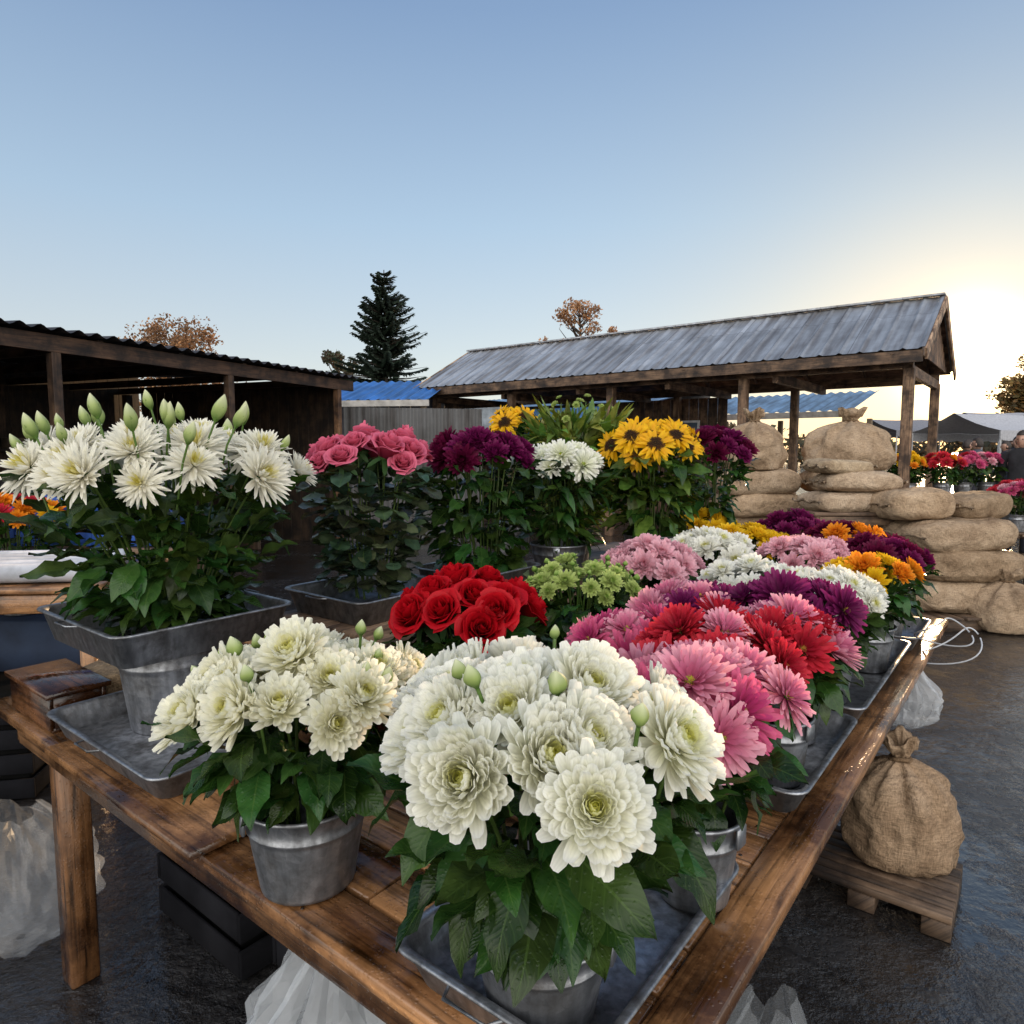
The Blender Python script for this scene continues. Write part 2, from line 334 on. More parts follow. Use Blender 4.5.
ORG=mumc('orange_mum',(.7,.15,.01),(.88,.33,.02))
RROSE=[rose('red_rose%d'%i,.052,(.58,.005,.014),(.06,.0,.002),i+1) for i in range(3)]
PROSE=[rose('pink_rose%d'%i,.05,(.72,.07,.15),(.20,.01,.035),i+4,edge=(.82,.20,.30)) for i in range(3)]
BUDL=[bud('lily_bud',.074,.0155,c0=(.12,.24,.04),c1=(.46,.55,.2),c2=(.8,.8,.56))];BUDS=[bud('small_bud',.032,.010,c0=(.1,.2,.04),c1=(.4,.5,.16),c2=(.78,.8,.55))];BUDG=[bud('green_bud',.03,.013,c1=(.2,.34,.06),c2=(.42,.55,.15))]
# ------------------------------------------------------------------ leaves
def leafarr(L,W,bend,fold,wave,nl=7,nw=4,wp=.42,tipp=.9,seed=0):
    s=np.linspace(0,1,nl+1);j=np.linspace(-1,1,nw+1)
    w=W*np.sin(math.pi*np.clip(s**(math.log(.5)/math.log(wp)),0,1))**tipp+W*.02
    a=-bend*s;x=np.concatenate([[0],np.cumsum(np.cos(a[1:]))])*L/nl;z=np.concatenate([[0],np.cumsum(np.sin(a[1:]))])*L/nl
    Y=w[:,None]*j/2;Z=z[:,None]+abs(Y)*fold+wave*np.sin(s*14+seed)[:,None]*abs(j)*W*.12
    X=np.repeat(x[:,None],nw+1,1);m=nw+1
    v=np.stack([X,Y,Z],-1).reshape(-1,3);f=[(p*m+b,p*m+b+1,(p+1)*m+b+1,(p+1)*m+b) for p in range(nl) for b in range(nw)]
    uv=np.stack([np.tile(j,nl+1),np.repeat(s,m)],1);return v,f,uv
LV={'ovate':[leafarr(1,.5,b,fo,1,seed=k) for k,(b,fo) in enumerate([(.3,.2),(.7,.3),(1.1,.15),(.1,.35),(.9,.1)])],
    'round':[leafarr(1,.82,b,fo,.4,wp=.5,tipp=.6,seed=k) for k,(b,fo) in enumerate([(.2,.15),(.5,.25),(-.2,.1)])],
    'narrow':[leafarr(1,.2,b,fo,.5,seed=k,wp=.35,nw=2) for k,(b,fo) in enumerate([(.3,.3),(.8,.3),(1.3,.2),(-.1,.3)])]}
def addleaf(mb,kind,p,d,L,col,q=R,wide=1):
    v,f,uv=q.choice(LV[kind]);d=Vector(d).normalized()
    up=Vector((q.uniform(-.5,.5),q.uniform(-.5,.5),1))+Vector((d.x,d.y,0))*.3
    y=up.cross(d)
    if y.length<.05: y=Vector((1,0,0)).cross(d)
    y.normalize();z=d.cross(y)
    M=np.array([[d.x,y.x*wide,z.x],[d.y,y.y*wide,z.y],[d.z,y.z*wide,z.z]])*L
    mb.add(v@M.T+np.array(p),f,col,uv)
# ------------------------------------------------------------------ pots & trays
def bucket_mesh(rt,h,ribs=True):
    mb=MB();rb=rt*.76
    P=lambda z:lerp(rb,rt,z/h)
    pr=[(0,.004),(rb*.94,.004),(rb*.95,0),(rb,.001),(rb+.001,.006)]
    for z in (.12,.3,.5,.66): pr.append((P(z*h),z*h))
    if ribs:
        for z in (.70,.72,.745,.765): pr.append((P(z*h)+(.003 if z in(.72,.745) else 0),z*h))
    pr+=[(P(h*.95),h*.95),(P(h)+.001,h-.006),(P(h)+.005,h-.004),(P(h)+.0055,h),(P(h)+.003,h+.003),(P(h)-.001,h+.001),(P(h)-.003,h-.006),(P(h*.5)-.003,h*.5),(rb-.004,.01),(0,.01)]
    lathe(mb,pr,40)
    for sg in (1,-1):
        c=(sg*(rt+.004),0,h*.86);addbox(mb,c,(.006,.03,.035),0,.002)
    return mb
def rrect(hx,hy,r,z,n=5):
    out=[]
    for cx,cy,a0 in((hx-r,hy-r,0),(-hx+r,hy-r,90),(-hx+r,-hy+r,180),(hx-r,-hy+r,270)):
        for k in range(n+1):
            a=rad(a0+90*k/n);out.append((cx+r*math.cos(a),cy+r*math.sin(a),z))
    return out
def tray(x,y,z,lx,ly,h=.06,rot=ROT,taper=.02,name='metal_tray'):
    mb=MB();hx,hy=lx/2,ly/2;L=[]
    for (o,zz,r) in ((-taper,0,.03),(0,h-.006,.035),(.010,h-.004,.04),(.012,h,.042),(.009,h+.003,.04),(-.002,h+.001,.034),(-.004,h-.006,.033),(-taper-.003,.006,.028)):
        L.append(rrect(hx+o,hy+o,r,zz))
    n=len(L[0]);vs=[p for l in L for p in l]
    f=[(k*n+i,k*n+(i+1)%n,(k+1)*n+(i+1)%n,(k+1)*n+i) for k in range(len(L)-1) for i in range(n)]
    f+=[tuple(reversed(range(n))),tuple(range((len(L)-1)*n,len(L)*n))]
    mb.add(vs,f)
    for sg in (1,-1):
        tube(mb,[(sg*(hx+.008),-.045,h-.004),(sg*(hx+.03),-.035,h-.002),(sg*(hx+.03),.035,h-.002),(sg*(hx+.008),.045,h-.004)],.003,6)
    return mb.obj(name,[MET],loc=(x,y,z),rot=rot)
# ------------------------------------------------------------------ bouquets
def bouquet(name,x,y,zb,rp,hp,zc,rx,hz,groups,scale=1,n=18,nleaf=90,leafL=.09,kind='ovate',elmin=14,buds=None,nb=0,lcol=(.016,.050,.011),pot=True,phase=0,tight=.9,leafdrop=.0,seed=None,up=.35,face=.35,lwide=1,budz=1.0,lel=(-30,38),ls=1.0,zs=.01):
    q=random.Random(seed if seed is not None else name+str(round(x,2)));e=empty(name,(x,y,zb));c=zc-zb
    if pot:
        b=bucket_mesh(rp,hp).obj('bucket',[MET],e,rot=q.uniform(0,6))
    lb=MB();zm=math.sin(rad(elmin))
    ph=phase+q.uniform(0,6)
    for i in range(n):
        sz=1-(i+.35)/n*(1-zm);ra=math.sqrt(max(0,1-sz*sz));az=i*GA+ph+q.uniform(-.18,.18)
        k=tight+q.uniform(-.12,.09)
        p=Vector((rx*ra*math.cos(az)*k,rx*ra*math.sin(az)*k,c-hz*.35+hz*sz*k+q.uniform(-.012,.012)))
        d=Vector((ra*math.cos(az),ra*math.sin(az)-face,sz*.9+up)).normalized()
        me=q.choice(q.choice(groups));o=put('bloom',me,e,p)
        s=scale*q.uniform(.78,1.14)
        o.rotation_mode='QUATERNION';d2=(d+Vector((q.uniform(-.27,.27),q.uniform(-.27,.27),q.uniform(-.15,.15)))).normalized()
        o.rotation_quaternion=d2.to_track_quat('Z','Y')@Matrix.Rotation(q.uniform(0,6.3),3,'Z').to_quaternion()
        o.scale=(s,s,s*q.uniform(.85,1.15))
        b0=Vector((rp*.35*math.cos(az),rp*.35*math.sin(az),hp*.6));p1=p-d*.03
        mid=b0.lerp(p1,.6)+Vector((0,0,.03))
        tube(lb,[b0,b0.lerp(mid,.5),mid,mid.lerp(p1,.6),p1],.0032,5,(.06,.10,.025))
    for i in range(nb):
        az=q.uniform(0,6.28);ra=math.sqrt(q.uniform(0,.8));sz=math.sqrt(1-ra*ra)
        p=Vector((rx*ra*math.cos(az),rx*ra*math.sin(az),c-hz*.35+hz*sz*1.05*budz+q.uniform(-.02,.015)))
        o=put('bud',q.choice(buds),e,p);s=scale*q.uniform(.7,1.2);o.scale=(s,)*3
        d=Vector((ra*.5*math.cos(az)+q.uniform(-.2,.2),ra*.5*math.sin(az)+q.uniform(-.2,.2),1)).normalized()
        o.rotation_mode='QUATERNION';o.rotation_quaternion=d.to_track_quat('Z','Y')
        tube(lb,[p-d*.12-Vector((0,0,.05)),p-d*.05,p+d*.003],.0028,5,(.09,.17,.04))
    ztop=c-hz*.3
    for i in range(nleaf):
        f=q.random()**.8;az=q.uniform(0,6.283);z=lerp(hp+zs-leafdrop,max(ztop,hp+zs+.03),f)
        r=lerp(rp*.6,rx*.85*ls,f**(.6/ls))*q.uniform(.35,1.0)
        p=(r*math.cos(az),r*math.sin(az),z)
        el=rad(q.uniform(*lel)+20*(f-.5));a2=az+q.uniform(-.6,.6)
        d=(math.cos(a2)*math.cos(el),math.sin(a2)*math.cos(el),math.sin(el))
        g=q.uniform(.5,1.7);col=tuple(u*g*v for u,v in zip(lcol,(q.uniform(.8,1.8),1,q.uniform(.8,1.2))))
        addleaf(lb,kind,p,d,leafL*q.uniform(.65,1.2),col,q,lwide)
    lb.obj('leaves',[LEAF],e)
    return e
Bq=bouquet
x,y=T(.11,.17);Bq('white_chrysanthemum_bouquet',x,y,ZT+.01,.095,.125,1.14,.225,.10,[MUM],.86,20,170,.105,elmin=20,buds=BUDS,nb=6,seed=11,lel=(-25,35),budz=1.2,zs=.045)
x,y=T(.085,.655);Bq('white_chrysanthemum_bouquet',x,y,ZT+.002,.105,.155,1.09,.205,.105,[MUMB],1.0,20,160,.095,elmin=16,buds=BUDS,nb=12,seed=5,lel=(-32,32),budz=1.2,zs=.025)
Bq('white_chrysanthemum_bouquet',-.94,1.86,.99,.13,.03,1.455,.385,.16,[SPK],.85,34,420,.115,elmin=8,buds=BUDL,nb=24,seed=8,pot=False,lcol=(.020,.058,.013),budz=1.2,lel=(-20,50))
# back tier
Bq('pink_rose_bouquet',-.49,2.35,.955,.16,.06,1.46,.22,.10,[PROSE],1.35,16,420,.075,'round',pot=False,lcol=(.035,.065,.045),seed=2,up=1.0,elmin=15,ls=1.15)
Bq('purple_dahlia_bouquet',-.12,2.65,.955,.15,.08,1.475,.22,.13,[WINE,WINE,PURP],1.2,20,230,.12,pot=False,seed=3,ls=1.2)
Bq('white_daisy_bouquet',.2,2.87,.955,.12,.15,1.44,.20,.11,[WGER],.95,17,300,.12,'narrow',seed=4,lwide=1.4)
Bq('green_shrub_bouquet',.30,3.32,.955,.10,.15,1.66,.24,.2,[GREENM],.35,16,1100,.16,'narrow',seed=4,lcol=(.10,.18,.045),elmin=10,lel=(15,80),lwide=1.2)
Bq('sunflower_bouquet',.62,3.02,.955,.12,.17,1.52,.22,.15,[SUN],1.0,19,260,.13,'ovate',seed=6,lcol=(.035,.09,.018),face=.7)
Bq('sunflower_bouquet',.0,3.45,.955,.10,.17,1.62,.12,.1,[SUN],1.0,7,60,.11,'ovate',seed=7,face=.7)
Bq('wine_chrysanthemum_bouquet',1.0,3.4,.955,.10,.17,1.5,.2,.17,[WINE,PURP],1.1,18,120,.1,seed=9)
# middle row
x,y=T(.72,.84);Bq('red_rose_bouquet',x,y,ZT+.008,.10,.15,1.075,.20,.12,[RROSE],1.3,16,190,.09,seed=10,up=.6)
x,y=T(1.2,.79);Bq('green_chrysanthemum_bouquet',x,y,ZT+.008,.10,.15,1.08,.21,.11,[GREENM],.62,26,240,.09,buds=BUDG,nb=20,seed=12)
x,y=T(1.7,.81);Bq('pale_pink_chrysanthemum_bouquet',x,y,ZT+.002,.10,.15,1.08,.21,.12,[LPINK],1.05,18,140,.09,seed=13)
x,y=T(2.07,.74);Bq('white_chrysanthemum_bouquet',x,y,ZT+.002,.10,.15,1.08,.21,.12,[WHS],1.05,19,120,.09,seed=14)
x,y=T(2.45,.70);Bq('yellow_chrysanthemum_bouquet',x,y,ZT+.002,.10,.15,1.08,.2,.12,[YEL],1.0,19,90,.09,seed=15)
x,y=T(2.80,.62);Bq('purple_chrysanthemum_bouquet',x,y,ZT+.002,.10,.15,1.10,.2,.13,[PURP],1.0,19,70,.09,seed=16)
x,y=T(2.62,1.0);Bq('yellow_chrysanthemum_bouquet',x,y,ZT+.002,.10,.15,1.11,.18,.13,[YEL],1.0,14,50,.09,seed=17)
# inner filler row
x,y=T(.76,.38);Bq('magenta_daisy_bouquet',x,y,ZT+.002,.085,.15,1.06,.16,.09,[MGER,PGER],.9,12,170,.09,seed=18)
x,y=T(1.2,.42);Bq('purple_daisy_bouquet',x,y,ZT+.002,.09,.15,1.05,.17,.10,[PUGER,PGER],.95,13,140,.09,seed=19)
x,y=T(1.66,.42);Bq('white_chrysanthemum_bouquet',x,y,ZT+.002,.09,.15,1.06,.18,.11,[WHS],1.0,15,120,.09,seed=20)
x,y=T(2.12,.38);Bq('pale_pink_chrysanthemum_bouquet',x,y,ZT+.002,.09,.15,1.09,.18,.11,[LPINK],1.0,17,90,.09,seed=21)
x,y=T(2.55,.35);Bq('wine_chrysanthemum_bouquet',x,y,ZT+.002,.09,.15,1.1,.18,.11,[WINE,ORG],1.0,17,70,.1,seed=22)
# right edge row
x,y=T(.45,.10);Bq('pink_daisy_bouquet',x,y,ZT+.01,.075,.15,1.095,.155,.09,[PGER,PGER,MGER],.95,12,120,.08,seed=23,zs=.03)
x,y=T(.70,.17);Bq('red_daisy_bouquet',x,y,ZT+.002,.075,.15,1.10,.155,.09,[RGER,RGER,PGER],.95,11,120,.08,seed=24,zs=.03)
x,y=T(.95,.12);Bq('pink_daisy_bouquet',x,y,ZT+.01,.075,.15,1.08,.14,.09,[RGER,PGER],.92,10,110,.08,seed=25,zs=.03)
x,y=T(1.20,.16);Bq('purple_daisy_bouquet',x,y,ZT+.01,.085,.15,1.085,.165,.10,[PUGER],.98,13,130,.09,seed=26,zs=.02)
x,y=T(1.54,.16);Bq('white_chrysanthemum_bouquet',x,y,ZT+.01,.085,.15,1.075,.17,.11,[WHS],1.0,15,130,.09,seed=27,zs=.02)
x,y=T(1.94,.12);Bq('yellow_chrysanthemum_bouquet',x,y,ZT+.01,.085,.15,1.08,.155,.11,[YEL,YEL,ORG],.92,15,120,.09,seed=28,zs=.02)
x,y=T(2.35,.14);Bq('wine_chrysanthemum_bouquet',x,y,ZT+.01,.085,.15,1.08,.17,.11,[WINE,PURP],1.0,16,110,.09,seed=29)
# trays
def TR(s0,s1,t0,t1,z=ZT,h=.06):
    x,y=T((s0+s1)/2,(t0+t1)/2);tray(x,y,z,s1-s0-.02,t1-t0-.02,h)
TR(.01,.51,.035,.37);TR(.79,1.31,.015,.33);TR(1.36,2.2,.015,.33);TR(2.24,2.62,.0,.3)
TR(.0,.33,1.05,1.66,ZT+.022);TR(.55,.98,.60,1.03);TR(1.02,1.40,.60,.98)
tray(-.96,1.86,.985,.46,.5,.085)
bucket_mesh(.125,.235).obj('metal_bucket',[MET],loc=(-.91,1.76,ZT+.029),rot=1)
tray(-.49,2.33,.952,.42,.40,.08);tray(-.13,2.62,.952,.36,.34,.1)
# ------------------------------------------------------------------ table
def wooden_table():
    mb=MB();e=empty('wooden_market_table',(CX,CY,0),ROT)
    s=-.0;wd=.118
    while s<2.9:
        w=wd*R.uniform(.85,1.15);w=min(w,2.93-s)
        tl=2.15+R.uniform(-.03,.02);t0=.055+R.uniform(-.002,.004);js=R.uniform(.5,1.6)
        cj=R.uniform(.65,1.2)
        for (a,b) in((t0,js-.002),(js+.002,tl)):
            addbox(mb,(s+w/2+R.uniform(-.001,.001),(a+b)/2,ZT-.014+R.uniform(-.0025,.0008)),(w-.007,b-a,.026),0,.003,jit=.3,col=(cj,cj,cj))
        s+=w
    addbox(mb,(1.45,.012,ZT-.012),(2.95,.08,.03),0,.004,jit=.1)
    for yy in(.02,1.95): addbox(mb,(1.45,yy,ZT-.056),(2.85,.028,.054),0,.003,jit=.2,col=(.7,.7,.7))
    for xx in(.035,2.86): addbox(mb,(xx,.985,ZT-.056),(.028,1.9,.054),0,.003,jit=.2,col=(.7,.7,.7))
    for xx in(.085,2.8):
        for yy in(.3,1.76): addbox(mb,(xx,yy,(ZT-.03)/2),(.075,.075,ZT-.03),0,.005,jit=.2,col=(.6,.57,.55))
    for yy in(.6,1.2): addbox(mb,(1.45,yy,ZT-.06),(2.8,.04,.06),0,.003)
    for k in range(24):
        for yy in(.08,.6,1.2,1.95): lathe(mb,[(.0,.0012),(.003,.001),(.0036,0)],8,(.03+k*.118,yy+R.uniform(-.008,.008),ZT),(.12,.11,.1))
    mb.obj('planks_and_legs',[WOOD],e)
    mb=MB();addbox(mb,(.155,1.22,ZT+.011),(.36,.72,.018),0,.003,jit=.1);mb.obj('loose_board',[WOOD],e)
    return e
wooden_table()
def riser():
    e=empty('wooden_riser_shelf',(CX,CY,0),ROT);mb=MB()
    for k in range(5): addbox(mb,(1.85,1.0+k*.14+.07,.94),(2.3,.134,.02),0,.003,jit=.2)
    for xx in(.75,1.4,2.1,2.9):
        for yy in(1.05,1.65): addbox(mb,(xx,yy,.84),(.05,.05,.178),0,.003)
    for z in(.80,.87): addbox(mb,(1.85,1.018,z),(2.3,.018,.055),0,.003,jit=.2)
    mb.obj('slats',[DWOOD],e)
riser()
x,y=T(.10,1.86);mb=MB();e=empty('wooden_box',(x,y,ZT),ROT)
for (c,s) in(((0,0,.006),(.13,.30,.012)),((.065,0,.05),(.012,.30,.09)),((-.065,0,.05),(.012,.30,.09)),((0,.144,.05),(.118,.012,.09)),((0,-.144,.05),(.118,.012,.09)),((0,0,.103),(.16,.33,.014))):
    addbox(mb,c,s,0,.002,jit=.2,col=(.45,.38,.36))
mb.obj('box_boards',[WOOD],e)
# ------------------------------------------------------------------ sacks
def spow(c,e): return math.copysign(abs(c)**e,c)
def sack(name,loc,size=(.85,.5,.26),rot=0,seed=0,col=(1,1,1),parent=None):
    a,b,c=size[0]/2,size[1]/2,size[2]/2;mb=MB();nu,nv=64,30;vs=[]
    off=Vector((seed*3.1,seed*1.7,0))
    for i in range(nv+1):
        ph=-math.pi/2+math.pi*i/nv
        for j in range(nu):
            th=2*math.pi*j/nu
            x=a*spow(math.cos(ph),.42)*spow(math.cos(th),.36);y=b*spow(math.cos(ph),.45)*spow(math.sin(th),.42);z=c*spow(math.sin(ph),.65)
            k=abs(x)/a;z*=1-.2*k**6;y*=1-.06*k**6
            p=Vector((x,y,z));n1=noise.noise(p*4+off);n2=noise.noise(Vector((p.x*9,p.y*18,p.z*12))+off)
            rdg=abs(noise.noise(Vector((p.x*5,p.y*11,p.z*8))+off*2))
            d=1+.10*n1+.05*n2-.08*rdg*2
            z2=z*d-.03*math.exp(-((x/a)**2+(y/b)**2)*2)*(1 if z<0 else 0)+.015*math.sin(x*5+seed)*(abs(z)/c)
            ins=1-.08*rdg-.04*abs(math.sin(x*16+seed+n1*4))*(1-abs(z)/c)*.6
            vs.append((x*(1+.05*n1)*(1-.05*rdg),y*(1+.07*n1+.03*n2)*ins,max(-c*.93,z2)))
    f=[(i*nu+j,i*nu+(j+1)%nu,(i+1)*nu+(j+1)%nu,(i+1)*nu+j) for i in range(nv) for j in range(nu)]
    mb.add(vs,f,col)
    for sg in(1,-1):
        pts=[(sg*(a+.006+.008*math.sin(t*9)),b*.8*t,.012*math.sin(t*7+seed)) for t in np.linspace(-1,1,12)]
        tube(mb,pts,[.012]*12,6,tuple(u*.8 for u in col),cap=True)
    return mb.obj(name,[BUR],parent,(loc[0],loc[1],loc[2]+c*.93),rot)
def tied_sack(name,loc,r=.28,h=.62,rot=0,seed=0,col=(1,1,1),parent=None,sq=1.0,slump=0):
    mb=MB();pr0=[(0,0),(.7,0),(.95,.03),(1.02,.12),(1.03,.26),(1.0,.40),(.94,.52),(.82,.62),(.62,.70),(.40,.76),(.2,.80),(.13,.82),(.17,.86),(.28,.92),(.34,1.0),(.24,.97),(.08,.89)]
    pr=[]
    for (a,b) in zip(pr0[:-1],pr0[1:]): pr+=[a,((a[0]+b[0])/2,(a[1]+b[1])/2)]
    pr.append(pr0[-1])
    n=72;vs=[];off=Vector((seed*2.3,seed,5))
    for k,(pp,zz) in enumerate(pr):
        for i in range(n):
            a=2*math.pi*i/n;nk=math.exp(-((zz-.80)/.22)**2)
            cx,cy=math.cos(a),math.sin(a)
            q=1+.20*nk*math.sin(9*a+seed+zz*2)+.07*nk*math.sin(17*a)+.18*noise.noise(Vector((cx*1.4,cy*1.4,zz*2.5))+off)+.08*noise.noise(Vector((cx*4,cy*4,zz*6))+off)-.16*abs(noise.noise(Vector((cx*2.2,cy*2.2,zz*8))+off))
            sh=slump*zz*zz
            vs.append((r*pp*q*cx+sh,r*pp*q*cy*sq,zz*h+ (.04*h*math.sin(3*a+seed) if zz>.9 else 0)))
    mb.add(vs,[(k*n+i,k*n+(i+1)%n,(k+1)*n+(i+1)%n,(k+1)*n+i) for k in range(len(pr)-1) for i in range(n)],col)
    tube(mb,[(r*.17*math.cos(a)+slump*.65,r*.17*math.sin(a)*sq,.815*h+.004*math.sin(a*2)) for a in np.linspace(0,6.6,24)],.009,6,(.5,.45,.4))
    return mb.obj(name,[BUR],parent,loc,rot)
def pallet(name,x,y,z,lx,ly,rot=0,h=.12):
    mb=MB()
    for k in range(7): addbox(mb,(-lx/2+lx*(k+.5)/7,0,h-.012),(lx/7*.8,ly,.022),0,.002,jit=.25,col=(.6,.6,.6))
    for k in(-.42,0,.42): addbox(mb,(0,ly*k,(h-.024)/2),(lx,.08,h-.026),0,.002,jit=.2,col=(.6,.6,.6))
    mb.obj(name,[DWOOD],None,(x,y,z),rot)
pallet('wooden_pallet',3.78,6.0,0,1.3,1.0,.1)
cols=[(1,1,1),(.9,.88,.85),(1.1,1.08,1.05),(.82,.8,.77)]
q=random.Random(3)
def stack(x,y,z,n,w=.9,d=.6,h=.25,rot=0):
    for k in range(n):
        sack('burlap_sack',(x+q.uniform(-.05,.05),y+q.uniform(-.05,.05),z+k*h*.9),(w*q.uniform(.95,1.05),d,h*q.uniform(1.0,1.08)),rot+q.uniform(-.12,.12),q.randint(0,50),q.choice(cols))
stack(3.85,5.95,.12,3,1.05,.75,.29,.15);stack(3.48,6.0,.12+.78,1,.6,.5,.26,.1);stack(4.12,6.05,.12+.78,1,.55,.5,.22,.3)
tied_sack('tied_burlap_sack',(4.15,5.62,.0),.3,.5,0,9,sq=.9)
pallet('wooden_pallet',3.4,6.95,0,1.1,.9,0);stack(3.4,6.9,.12,5,.88,.6,.26,0);tied_sack('tied_burlap_sack',(3.4,6.95,.12+1.17),.42,.62,0,4,sq=.75,slump=.05)
pallet('wooden_pallet',2.5,7.1,0,1.0,.9,0);stack(2.5,7.05,.12,5,.84,.6,.26,0);tied_sack('tied_burlap_sack',(2.52,7.1,.12+1.17),.40,.62,1,2,sq=.75,slump=-.06)
sack('burlap_sack',(3.1,6.25,.95),(.85,.5,.2),.2,31,(1.2,1.24,1.3));sack('burlap_sack',(3.15,6.2,1.13),(.7,.45,.18),-.1,33,(1.2,1.24,1.3));sack('burlap_sack',(2.98,6.22,1.29),(.55,.4,.14),.3,35,(1.15,1.2,1.2))
def table2(name,x,y,z,lx,ly,rot,mat=DWOOD):
    mb=MB();n=max(3,int(ly/.13))
    for k in range(n): addbox(mb,(0,-ly/2+ly*(k+.5)/n,z-.015),(lx,ly/n-.005,.03),0,.003,jit=.2)
    for a in(-1,1):
        for b in(-1,1): addbox(mb,(a*(lx/2-.06),b*(ly/2-.06),(z-.031)/2),(.06,.06,z-.031),0,.003)
        addbox(mb,(0,a*(ly/2-.03),z-.075),(lx-.1,.025,.08),0,.003)
    return mb.obj(name,[mat],None,(x,y,0),rot)
table2('sack_stand',3.15,6.25,.95,1.0,.55,.05)
pallet('wooden_pallet',1.25,2.24,0,.36,.5,ROT,.08);tied_sack('tied_burlap_sack',(1.37,2.28,.08),.19,.44,.4,6,(.9,.86,.83),sq=.85,slump=-.04)
sack('burlap_sack',(T(.28,1.88)[0],T(.28,1.88)[1],ZT),(.36,.2,.13),ROT+.5,12,(1.1,1.08,1.0))
# ------------------------------------------------------------------ plastic
def bag(name,loc,r,h,seed=0,mat=PLA):
    mb=MB();n=64;K=26;vs=[];off=Vector((seed,seed*2,0));q=random.Random(seed)
    for k in range(K+1):
        s=k/K;rr=r*(min(1,s*4)**.5)*(1 if s<.55 else 1-.75*((s-.55)/.45)**1.1)+.012
        for i in range(n):
            a=2*math.pi*i/n;cx,cy=math.cos(a),math.sin(a)
            g=1+.28*noise.noise(Vector((cx*2.2,cy*2.2,s*2.5))+off)+.25*abs(noise.noise(Vector((cx*4,cy*4,s*4))+off))-.16*abs(noise.noise(Vector((cx*9,cy*9,s*3))+off))+(.14*math.sin(a*11+seed)*s**2)+q.uniform(-.012,.012)
            vs.append((rr*g*cx,rr*g*cy,s*h*(1+.05*math.sin(a*3))))
    fs=[]
    for k in range(K):
        for i in range(n):
            a,b,c,d=k*n+i,k*n+(i+1)%n,(k+1)*n+(i+1)%n,(k+1)*n+i
            fs+=[(a,b,c),(a,c,d)] if q.random()<.5 else [(a,b,d),(b,c,d)]
    mb.add(vs,fs)
    return mb.obj(name,[mat],None,loc,smooth=False)
MILK=m_plastic('milky_plastic',.30)
bag('plastic_bag',(-.32,1.20,.10),.19,.5,3,MILK);bag('plastic_bag',(.47,1.14,.0),.11,.5,5);bag('plastic_bag',(1.42,2.40,.50),.10,.24,8,MILK)
bag('plastic_bag',(-1.5,1.95,.02),.2,.4,9)
mb=MB()
for (cx,cz,a0,r0) in((1.62,.82,0,.08),(1.64,.76,.7,.11)):
    tube(mb,[(cx+r0*math.cos(a)*1.2,2.50+.05*math.sin(2*a+a0),cz+r0*.6*math.sin(a+a0)) for a in np.linspace(0,6.1,40)],.0028,6,(.45,.47,.5))
mb.obj('plastic_strap',[VC])
mb=MB()
for k in range(4):
    for sg in(-1,1):
        addbox(mb,(0,sg*.24,.05+k*.11),(.5,.015,.085),0,.003,(.012,.012,.014),jit=.3);addbox(mb,(sg*.243,0,.05+k*.11),(.012,.46,.085),0,.003,(.012,.012,.014),jit=.3)
addbox(mb,(0,0,.24),(.45,.43,.4),0,.01,(.008,.008,.008))
mm=mb.mesh('stacked_dark_crates',[MATTE])
for (s,t) in((.62,1.0),(.6,1.62),(1.3,1.4),(.7,.45)): put('stacked_dark_crates',mm,None,(*T(s,t),0),ROT)
# ------------------------------------------------------------------ ground
mb=MB();mb.add([(-400,-400,0),(400,-400,0),(400,400,0),(-400,400,0)],[(0,1,2,3)]);mb.obj('ground',[GR])
# ------------------------------------------------------------------ corrugated sheet
def corrug(mb,o,u,v,lu,lv,per=.2,amp=.02,mi=0,nv=6,col=(1,1,1),seam=False):
    o,u,v=Vector(o),Vector(u).normalized(),Vector(v).normalized();n=u.cross(v).normalized()
    if n.z<0:n=-n
    k=int(lu/per*6);vs=[];uv=[]
    for i in range(k+1):
        a=lu*i/k;ph=(a/per)%1
        z=amp*(math.cos(2*math.pi*ph) if not seam else (1 if ph<.17 else 0))
        for j in range(nv+1):
            b=lv*j/nv;p=o+u*a+v*b+n*z;vs.append(tuple(p));uv.append((a,b))
    m=nv+1;mb.add(vs,[(i*m+j,i*m+j+1,(i+1)*m+j+1,(i+1)*m+j) for i in range(k) for j in range(nv)],col,uv,mi)
